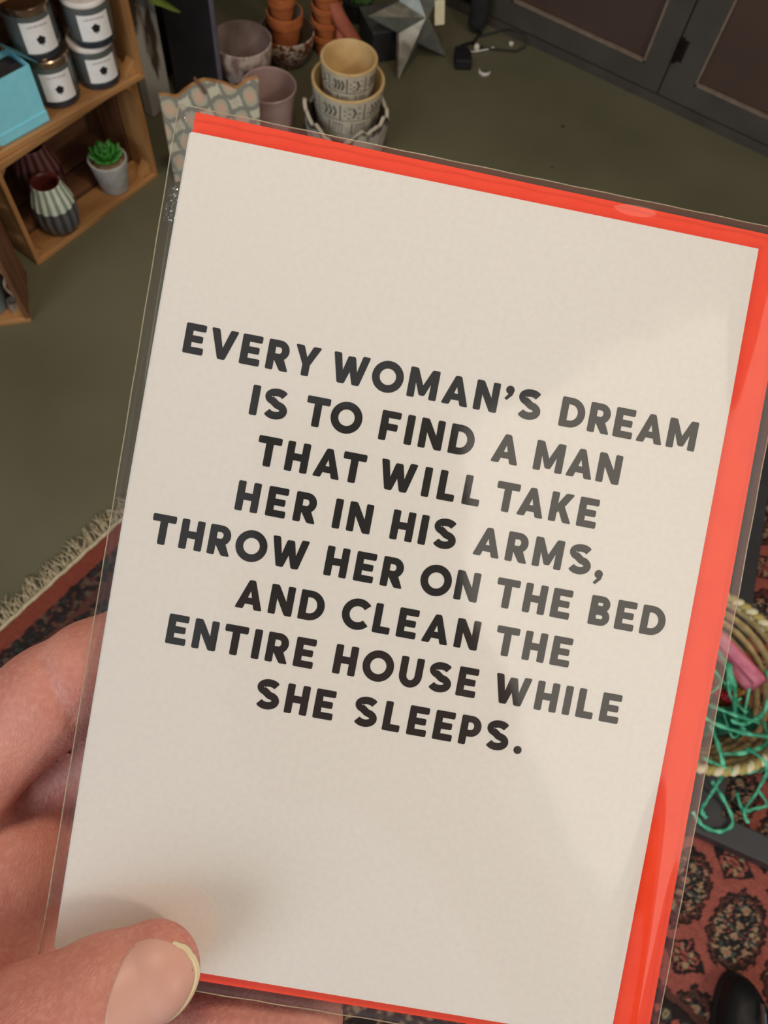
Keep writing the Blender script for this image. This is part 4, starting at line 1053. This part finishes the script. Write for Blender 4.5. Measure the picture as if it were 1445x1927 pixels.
def sheet(side):
    V = []; F = []
    for j in range(ny_+1):
        tv = j/ny_
        for i in range(nx_+1):
            tu = i/nx_; lo = lerp2(SL[0], SL[1], tu); hi = lerp2(SL[3], SL[2], tu); x, y = lerp2(lo, hi, tv)
            e = min(tu, 1-tu)*.116; e2 = min(tv, 1-tv)*.156; d_ = min(e, e2)
            prof = min(1, d_/.0009)**.5
            z = SZ+(.00012 if side > 0 else -prof*.0024-.00006)
            if side > 0:
                z += .0005*math.exp(-((x-.027)/.004)**2-((y-.0782)/.0012)**2)
                z += prof*(.0003*(math.sin(tv*9)+1.2)+.0009*math.exp(-((tv-.12)/.16)**2))*math.exp(-((tu-.955)/.03)**2)
                z += prof*.00012*math.exp(-((x+.0545)/.003)**2-((y-.064)/.008)**2)*math.sin(y*1500+x*900)
            V.append((x, y, z))
    for j in range(ny_):
        for i in range(nx_):
            a_ = j*(nx_+1)+i; f_ = (a_, a_+1, a_+nx_+2, a_+nx_+1); F.append(f_ if side > 0 else f_[::-1])
    return V, F
V, F = sheet(1); MB().add(V, F).build('front_film', cel, slv, smooth='all')
V, F = sheet(-1); MB().add(V, F).build('back_film', cel, slv, smooth='all')
seam_m = mat('seam_edge', srgb(206, 200, 176), rough=.15, spec=.8)
sm = bpy.data.materials.new('welded_seam'); sm.use_nodes = True
N = sm.node_tree.nodes; L = sm.node_tree.links; p = N['Principled BSDF']; p.inputs['Base Color'].default_value = srgb(190, 180, 150); p.inputs['Roughness'].default_value = .15
p.inputs['Alpha'].default_value = .55
for (p0, p1) in ((SL[0], SL[3]), (SL[1], SL[2]), (SL[3], SL[2]), (SL[0], SL[1])):
    b_ = MB(); n = 40
    b_.tube([(*lerp2(p0, p1, k/n), SZ+.00010*math.sin(k*1.7)) for k in range(n+1)], .00011, 6); b_.build('welded_seam', sm, slv, smooth='all')
# crumpled bit of the sleeve fold at the upper left edge
cr = MB(); V = []; F = []; rq = random.Random(4)
for j in range(25):
    for i in range(9):
        V.append((-.0556+.0026*i/8, .0585+.0065*j/24, -.0004+.0003*rq.random()))
for j in range(24):
    for i in range(8): a_ = j*9+i; F.append((a_, a_+1, a_+10, a_+9))
cr.add(V, F).build('crumpled_fold', cel, slv)

# ------------------------------------------------------------------ hands: one continuous surface each, from a distance field (mm)
def seg(P, a, b, ra, rb, sz=1.0, zdir=None):
    a = np.array(a, float); b = np.array(b, float); ba = b-a; pa = P-a
    h_ = np.clip((pa@ba)/(ba@ba), 0, 1); d = pa-h_[..., None]*ba
    if sz != 1.0:
        dn = np.linalg.norm(d, axis=-1); zc = np.abs(d@zdir); d2 = np.sqrt(np.maximum(dn**2-zc**2, 0)+(zc/sz)**2)
        return (d2-(ra+(rb-ra)*h_))*(.92 if sz < 1 else 1)
    return np.linalg.norm(d, axis=-1)-(ra+(rb-ra)*h_)
def smin(a, b, k):
    h_ = np.clip(.5+.5*(b-a)/k, 0, 1); return b*(1-h_)+a*h_-k*h_*(1-h_)
def plinedist(P, pts):
    d = None
    for a, b in zip(pts[:-1], pts[1:]):
        q = seg(P, a, b, 0, 0); d = q if d is None else np.minimum(d, q)
    return d
def field(P, spec):
    palm = None
    for s_ in spec['palm']:
        d = seg(P, *s_); palm = d if palm is None else smin(palm, d, 7)
    F_ = None
    for fg in spec['fingers']:
        f = None
        for s_ in fg:
            d = seg(P, *s_[:4], *(s_[4:] if len(s_) > 4 else ())); f = d if f is None else smin(f, d, 2.5)
        F_ = f if F_ is None else np.minimum(F_, f)
    r = smin(palm, F_, 5.0)
    for (pts, w_, dep) in spec.get('creases', []):
        r = r+dep*np.exp(-(plinedist(P, pts)/w_)**2)
    for (c, w_, dep) in spec.get('bulges', []):
        dd = P-np.array(c); r = r-dep*np.exp(-(dd*dd).sum(-1)/w_**2)
    return r
def surface_nets(spec, lo, hi, h):
    xs = [np.arange(lo[i], hi[i], h) for i in range(3)]
    val = np.empty([len(x) for x in xs], np.float32)
    for i0 in range(0, len(xs[0]), 24):   # slabs keep memory low
        X = np.stack(np.meshgrid(xs[0][i0:i0+24], xs[1], xs[2], indexing='ij'), -1)
        val[i0:i0+24] = field(X, spec)
    ins = val < 0
    c = ins[:-1, :-1, :-1].astype(np.int8)
    cnt = np.zeros(tuple(s_-1 for s_ in val.shape), np.int8)
    for dx in (0, 1):
        for dy in (0, 1):
            for dz in (0, 1):
                cnt += ins[dx:dx+cnt.shape[0], dy:dy+cnt.shape[1], dz:dz+cnt.shape[2]]
    act = (cnt > 0) & (cnt < 8); idx = -np.ones(act.shape, np.int64); ijk = np.argwhere(act); idx[act] = np.arange(len(ijk))
    acc = np.zeros((len(ijk), 3)); n = np.zeros(len(ijk))
    corners = [(0,0,0), (1,0,0), (0,1,0), (1,1,0), (0,0,1), (1,0,1), (0,1,1), (1,1,1)]
    for a_ in range(8):
        for b_ in range(a_+1, 8):
            A, B = np.array(corners[a_]), np.array(corners[b_])
            if abs(A-B).sum() != 1: continue
            va = val[tuple((ijk+A).T)]; vb = val[tuple((ijk+B).T)]; m = (va < 0) != (vb < 0)
            t_ = va[m]/(va[m]-vb[m]); acc[m] += A+(B-A)*t_[:, None]; n[m] += 1
    V = (ijk+acc/n[:, None])*h+np.array(lo)
    quads = []
    for ax in range(3):
        o1, o2 = [(1, 2), (2, 0), (0, 1)][ax]
        sl = [slice(1, -1)]*3; 
        a0 = [slice(1, s_-1) for s_ in val.shape]; a1 = list(a0)
        a0[ax] = slice(0, val.shape[ax]-1); a1[ax] = slice(1, val.shape[ax])
        s0 = ins[tuple(a0)]; s1 = ins[tuple(a1)]; ch = np.argwhere(s0 != s1)
        base = ch.copy(); 
        for q in range(3):
            if q != ax: base[:, q] += 1
        e1 = np.zeros(3, int); e1[o1] = 1; e2 = np.zeros(3, int); e2[o2] = 1
        g_ = lambda o: idx[tuple((base-o).T)]
        q4 = np.stack([g_(e1+e2), g_(e2), g_(0*e1), g_(e1)], 1)
        flip = ~s0[tuple(ch.T)]
        q4[flip] = q4[flip][:, ::-1]
        quads.append(q4)
    Q = np.vstack(quads); Q = Q[(Q >= 0).all(1)]
    return V, Q
def mesh_np(name, V, Q, m):
    me = bpy.data.meshes.new(name)
    me.vertices.add(len(V)); me.vertices.foreach_set('co', V.astype(np.float32).ravel())
    me.loops.add(Q.size); me.loops.foreach_set('vertex_index', Q.ravel().astype(np.int32))
    me.polygons.add(len(Q)); me.polygons.foreach_set('loop_start', np.arange(0, Q.size, 4, dtype=np.int32))
    me.update(calc_edges=True); me.materials.append(m); me.polygons.foreach_set('use_smooth', [True]*len(me.polygons)); me.validate()
    return me
def skin_material(name, c1, c2, c3):
    m = bpy.data.materials.new(name); m.use_nodes = True; nt = m.node_tree; N = nt.nodes; L = nt.links; p = N['Principled BSDF']
    p.inputs['Roughness'].default_value = .5; p.inputs['Subsurface Weight'].default_value = .22; p.inputs['Subsurface Scale'].default_value = .003
    p.inputs['Subsurface Radius'].default_value = (1, .3, .18); p.inputs['Specular IOR Level'].default_value = .3
    tc = N.new('ShaderNodeTexCoord'); n1 = N.new('ShaderNodeTexNoise'); n1.inputs['Scale'].default_value = 55; n1.inputs['Detail'].default_value = 3; L.new(tc.outputs['Object'], n1.inputs['Vector'])
    r = N.new('ShaderNodeValToRGB'); L.new(n1.outputs['Fac'], r.inputs['Fac']); e = r.color_ramp.elements; e[0].position = .33; e[0].color = c1; e[1].position = .68; e[1].color = c2
    n2 = N.new('ShaderNodeTexNoise'); n2.inputs['Scale'].default_value = 900; n2.inputs['Detail'].default_value = 4; L.new(tc.outputs['Object'], n2.inputs['Vector'])
    mx = N.new('ShaderNodeMix'); mx.data_type = 'RGBA'; mr = N.new('ShaderNodeMapRange'); mr.inputs['From Min'].default_value = .45; mr.inputs['From Max'].default_value = .75; mr.inputs['To Max'].default_value = .5
    L.new(n2.outputs['Fac'], mr.inputs['Value']); L.new(mr.outputs[0], mx.inputs['Factor']); L.new(r.outputs['Color'], mx.inputs['A']); mx.inputs['B'].default_value = c3
    L.new(mx.outputs['Result'], p.inputs['Base Color'])
    # fine skin furrows: stretched noise + voronoi cells
    v = N.new('ShaderNodeTexVoronoi'); v.inputs['Scale'].default_value = 1300; v.feature = 'DISTANCE_TO_EDGE'
    mp = N.new('ShaderNodeMapping'); mp.inputs['Rotation'].default_value = (0, 0, -.45); mp.inputs['Scale'].default_value = (1, .45, 1); L.new(tc.outputs['Object'], mp.inputs['Vector']); L.new(mp.outputs[0], v.inputs['Vector'])
    n3 = N.new('ShaderNodeTexNoise'); n3.inputs['Scale'].default_value = 350; n3.inputs['Detail'].default_value = 5; n3.inputs['Distortion'].default_value = .4
    mp2 = N.new('ShaderNodeMapping'); mp2.inputs['Rotation'].default_value = (0, 0, -.45); mp2.inputs['Scale'].default_value = (1, .25, 1); L.new(tc.outputs['Object'], mp2.inputs['Vector']); L.new(mp2.outputs[0], n3.inputs['Vector'])
    ad = N.new('ShaderNodeMath'); ad.operation = 'MULTIPLY_ADD'; ad.inputs[1].default_value = .5; L.new(v.outputs['Distance'], ad.inputs[0]); L.new(n3.outputs['Fac'], ad.inputs[2])
    b = N.new('ShaderNodeBump'); b.inputs['Strength'].default_value = .42; b.inputs['Distance'].default_value = .0006; L.new(ad.outputs[0], b.inputs['Height']); L.new(b.outputs['Normal'], p.inputs['Normal'])
    return m
skin = skin_material('skin', srgb(186, 118, 106), srgb(206, 144, 128), srgb(216, 162, 146))
zl = np.array([0., 0., 1.])
tb = np.array([-.25, .35, .9]); tb /= np.linalg.norm(tb)      # direction the thumbnail faces
left = dict(
 palm=[((-123,-98,-35), (-82,-70,-25), 16, 12.5), ((-82,-70,-24), (-67,-73,-21), 12.5, 11.5), ((-67,-73,-22), (-62,-91,-24), 12, 14),
       ((-62,-91,-24), (-52,-103,-23), 14, 12), ((-123,-98,-35), (-106,-138,-26), 17, 20), ((-106,-138,-26), (-70,-124,-25), 20, 17), ((-70,-124,-25), (-52,-103,-23), 16, 12),
       ((-106,-138,-26), (-135,-172,-30), 20, 21), ((-82,-100,-28), (-100,-120,-28), 15, 18), ((-135,-172,-30), (-215,-262,-45), 21, 29)],
 fingers=[
  [((-31.8,-71.4,7.4), (-39.5,-76.4,8.8), 8.3, 9.5, .86, tb), ((-39.5,-76.4,8.8), (-49,-83,10.5), 9.5, 11.0), ((-49,-83,10.5), (-71,-99,4), 11, 12.5), ((-71,-97,4), (-104,-130,-17), 13, 17)],
  [((-47.5,-17.8,-11.2), (-57,-26.2,-11.4), 7.6, 8.7), ((-57,-26.2,-11.4), (-64,-33.6,-12.5), 9.0, 9.6), ((-64,-33.6,-12.5), (-79,-50.5,-14), 10.2, 11.6), ((-79,-50.5,-14), (-123,-98,-35), 11.8, 13.5)],
  [((-40,-34,-15), (-50,-43,-22), 7.6, 8.6), ((-50,-43,-22), (-64,-54,-28), 9.0, 9.8), ((-64,-54,-28), (-92,-80,-38), 10, 11), ((-92,-84,-38), (-118,-108,-40), 11, 12)],
  [((-30,-54,-13), (-42,-62,-22), 7.5, 8.5), ((-42,-62,-22), (-58,-73,-32), 8.8, 9), ((-58,-73,-32), (-88,-98,-40), 9.2, 11), ((-88,-102,-40), (-112,-122,-38), 11, 12)],
  [((-1.8,-87.2,-10.2), (-16,-90.5,-11.5), 6.3, 7.4), ((-16,-90.5,-11.5), (-37,-99,-17), 7.6, 8), ((-37,-99,-17), (-68,-122,-28), 8.3, 10), ((-68,-122,-28), (-104,-138,-34), 10, 12)],
 ],
 creases=[
  ([(-56.2,-34.5,-4.0), (-59.0,-31.5,-2.8), (-62.2,-27.0,-2.5), (-64.5,-24.5,-5)], .9, 1.0),
  ([(-56.0,-36.8,-5.5), (-59.2,-33.4,-2.8), (-62.5,-30.0,-2.2)], .6, .35),
  ([(-66,-46.5,-2), (-69.5,-42,-1), (-72,-38,-2.5)], .8, .18),
  ([(-71,-52,-2), (-76,-46,-1)], .8, .2),
  ([(-75,-62,-9), (-70,-72,-9), (-73,-84,-10), (-80,-92,-10)], 1.0, .9),
  ([(-70,-58,-9), (-65,-66,-8), (-62,-76,-8)], .8, .4),
  ([(-41.5,-61.5,13), (-41.8,-69,19.5), (-44.5,-77,21.5), (-50,-85,19)], .9, .35),
  ([(-44.5,-63.5,14), (-44.6,-70,20.5), (-47.5,-79,22)], .8, .45),
  ([(-47.5,-66,15), (-47.8,-73,21), (-50.5,-80,22)], .8, .4),
  ([(-50.5,-68,15), (-51,-75,21), (-54,-83,21)], .8, .35),
  ([(-38.0,-78.0,16.5), (-37.9,-72.0,17.2), (-37.0,-66.6,15.5), (-33.6,-63.0,12.5), (-29.5,-62.2,10)], .9, .45),
  ([(-39.2,-61.5,13), (-38.9,-67,18), (-40.0,-73,19.5), (-42.5,-79.5,18)], .7, .25)],
 bulges=[((-47,-75,20), 6, .5), ((-60,-30,-5), 5, .3)])
V, Q = surface_nets(left, (-205, -250, -80), (12, -4, 28), .85)
# drop the cut plane of the forearm at the grid border is left open inside the cuff
hand_me = mesh_np('hand', V*mm, Q, skin)
hand = bpy.data.objects.new('hand', hand_me); COL.objects.link(hand); hand.matrix_world = CM
tag(hand, 'left hand gripping the sleeved card, thumb in front at lower left', 'hand')
def patch_on(spec, outline, center, nrm, lift, name, m, parent, rings=14, thick=.35, dome=.25, zmin=9.4):
    # plate following the finger surface: outline points are projected along nrm onto the field
    nrm = np.array(nrm, float); nrm /= np.linalg.norm(nrm)
    ax = np.cross([0, 1, 0], nrm); ax /= np.linalg.norm(ax); ay = np.cross(nrm, ax)
    O = np.array(outline, float); C0 = np.array(center, float); n = len(O)
    pts = [C0]+[C0+(O[k]-C0)*(r_/rings) for r_ in range(1, rings+1) for k in range(n)]
    P = np.array(pts); 
    base = np.zeros((len(P), 3)); base[:, :2] = P; base[:, 2] = 0
    base = base+nrm*((40-base@nrm)[:, None])*1.0 if False else np.column_stack([P[:, 0], P[:, 1], np.full(len(P), 40.)])
    # keep the plate on the upper side of the finger: pull in outline points that would slip past its edge
    sc_ = np.ones(n)
    for _t in range(14):
        q = np.column_stack([C0[0]+(O[:, 0]-C0[0])*sc_, C0[1]+(O[:, 1]-C0[1])*sc_, np.full(n, 40.)])
        for _ in range(60): q[:, 2] -= np.clip(field(q, spec), -1, 6)*.8
        bad = q[:, 2] < zmin
        if not bad.any(): break
        sc_[bad] *= .965
    for _ in range(4): sc_ = np.minimum(sc_, (np.roll(sc_, 1)+sc_+np.roll(sc_, -1))/3)
    pos = base.copy(); ss = np.concatenate([[1.0], np.tile(sc_, rings)]); pos[:, :2] = C0+(pos[:, :2]-C0)*ss[:, None]
    for _ in range(70):
        d = field(pos, spec); pos[:, 2] -= np.clip(d, -1, 6)*.8
    rr_ = np.array([0]+[r_/rings for r_ in range(1, rings+1) for k in range(n)])
    h0 = lift*(1-rr_**6)+dome*(1-rr_**2)
    top = pos+nrm*h0[:, None]; bot = pos-nrm*thick; patch_on.last = top[-n:]
    V = [tuple(p*mm) for p in top]; F = []
    for k in range(n): F.append((0, 1+k, 1+(k+1) % n))
    for r_ in range(rings-1):
        for k in range(n):
            a_ = 1+r_*n; F.append((a_+k, a_+n+k, a_+n+(k+1) % n, a_+(k+1) % n))
    nb = len(V); V += [tuple(p*mm) for p in bot[-n:]]
    a_ = 1+(rings-1)*n
    for k in range(n): F.append((a_+k, nb+k, nb+(k+1) % n, a_+(k+1) % n))
    me_ = MB().add(V, F)
    o = me_.build(name, m, parent, smooth='all'); return o
def spline2(pts, n=6):
    P = [Vector((p[0], p[1], 0)) for p in pts]; L_ = len(P); out = []
    for i in range(L_):
        p0, p1, p2, p3 = P[i-1], P[i], P[(i+1) % L_], P[(i+2) % L_]
        for k in range(n):
            t_ = k/n; q = .5*((2*p1)+(-p0+p2)*t_+(2*p0-5*p1+4*p2-p3)*t_*t_+(-p0+3*p1-3*p2+p3)*t_**3); out.append((q.x, q.y))
    return out
nail_m = mat('fingernail', srgb(206, 156, 142), srgb(214, 168, 154), rough=.45, scale=60, spec=.4, sss=.1)
nailtip_m = mat('nail_free_edge', srgb(212, 196, 158), srgb(228, 216, 184), rough=.3, scale=60, spec=.5)
nail_out = [(-36.2,-66.4), (-33.2,-64.2), (-29.4,-63.5), (-26.2,-64.6), (-24.3,-67.2), (-24.1,-70.6), (-25.6,-74.4), (-28.6,-77.4), (-32.4,-78.6), (-35.2,-77.0), (-36.6,-72.0)]
nail = patch_on(left, spline2(nail_out), (-30.6, -71.0), (-.1, .2, 1), .08, 'thumbnail', nail_m, hand, dome=.06, thick=.5)
rg = [p for p in patch_on.last]; cN = np.array([-30.6, -71.0])
arc = [p for p in rg if -72 < math.degrees(math.atan2(p[1]-cN[1], p[0]-cN[0])) < 78]
arc.sort(key=lambda p: math.atan2(p[1]-cN[1], p[0]-cN[0]))
V = []; F = []; K_ = len(arc)
for k, p in enumerate(arc):
    u = math.sin(math.pi*k/(K_-1))**.6; d = np.array([p[0]-cN[0], p[1]-cN[1], 0]); d /= np.linalg.norm(d)
    i0 = p-d*.15+np.array([0, 0, .06]); o0 = p+d*(.12+.62*u)+np.array([0, 0, -.35-.45*u]); md = (i0+o0)/2+np.array([0, 0, .10])
    for q in (i0, md, o0, o0+np.array([0, 0, -.45]), i0+np.array([0, 0, -.5])): V.append(tuple(q*mm))
for k in range(K_-1):
    for j in range(5): F.append((5*k+j, 5*k+(j+1) % 5, 5*k+5+(j+1) % 5, 5*k+5+j))
F += [tuple(range(5)), tuple(5*(K_-1)+4-j for j in range(5))]
MB().add(V, F).build('nail_tip', nailtip_m, nail, smooth='all')
knit = mat('charcoal_knit', srgb(48, 50, 56), srgb(60, 62, 68), rough=.95, scale=90, bump=.8, bscale=400)
cu = MB(); cu.tube([(-.178, -.220, -.039), (-.196, -.241, -.042), (-.290, -.346, -.060)], [.0335, .036, .047], 36)
cu.build('sweater_cuff', knit, hand, smooth='all')

# smartphone held by the right hand; its lens is where this photograph is taken from
PM = cam.matrix_world.copy()
ph = thing('smartphone', 'black smartphone with glossy back, held up facing the greeting card', 'phone', M=PM)
gb = mat('black_glass', srgb(12, 12, 14), srgb(16, 16, 18), rough=.08, scale=5, coat=.5)
MB().prism(rounded_rect(-.036, -.118, .040, .029, .010, 8), .0016, .0094).build('phone_body', gb, ph, bevel=.0008)
MB().prism(rounded_rect(-.034, -.116, .038, .027, .009, 8), .0094, .0098).build('screen', gb, ph)
MB().prism(rounded_rect(-.012, -.012, .026, .026, .009, 8), .0006, .0016).build('camera_plate', gb, ph)
for (x, y) in ((0, 0), (0, .014), (.014, .007)):
    MB().lathe([(.0058, .0004), (.0060, .0002), (.0066, .0004), (.0066, .0010)], 30, c=(x, y, 0)).build('lens_ring', mat('dark_steel', srgb(60, 60, 64), rough=.2, metal=1), ph, smooth=True)
right = dict(
 palm=[((8,-70,-17), (14,-104,-18), 13, 15), ((26,-72,-14), (34,-104,-13), 13, 16), ((14,-104,-18), (46,-136,-8), 16, 19), ((34,-104,-13), (46,-136,-8), 16, 19), ((46,-136,-8), (76,-190,10), 20, 22), ((76,-190,10), (124,-280,44), 22, 28)],
 fingers=[
  [((-41,-34,2), (-42,-38,-6), 6.5, 7.2), ((-42,-38,-6), (-26,-46,-14), 7.5, 8.5), ((-26,-46,-14), (10,-62,-17), 8.8, 10)],
  [((-42,-54,3), (-44,-57,-6), 6.5, 7.4), ((-44,-57,-6), (-27,-64,-15), 7.7, 8.8), ((-27,-64,-15), (9,-78,-19), 9, 10.5)],
  [((-42,-72,3), (-43,-75,-6), 6.3, 7.2), ((-43,-75,-6), (-26,-82,-14), 7.5, 8.6), ((-26,-82,-14), (10,-92,-18), 8.8, 10.5)],
  [((-40,-89,2), (-41,-92,-5), 5.8, 6.6), ((-41,-92,-5), (-24,-99,-12), 6.8, 7.8), ((-24,-99,-12), (12,-106,-16), 8, 10.5)],
  [((36,-46,17.5), (45,-62,14), 7.2, 8.6), ((45,-62,14), (52,-84,6), 9, 10.5), ((52,-84,6), (46,-112,-6), 11, 14)],
 ])
V, Q = surface_nets(right, (-56, -262, -44), (140, -22, 62), 1.3)
hr_me = mesh_np('hand', V*mm, Q, skin)
hr = bpy.data.objects.new('hand', hr_me); COL.objects.link(hr); hr.matrix_world = PM
tag(hr, 'right hand holding up the black smartphone', 'hand')
cu = MB(); cu.tube([(.098, -.232, .026), (.108, -.250, .033), (.160, -.345, .068)], [.033, .036, .046], 36)
cu.build('sweater_cuff', knit, hr, smooth='all')
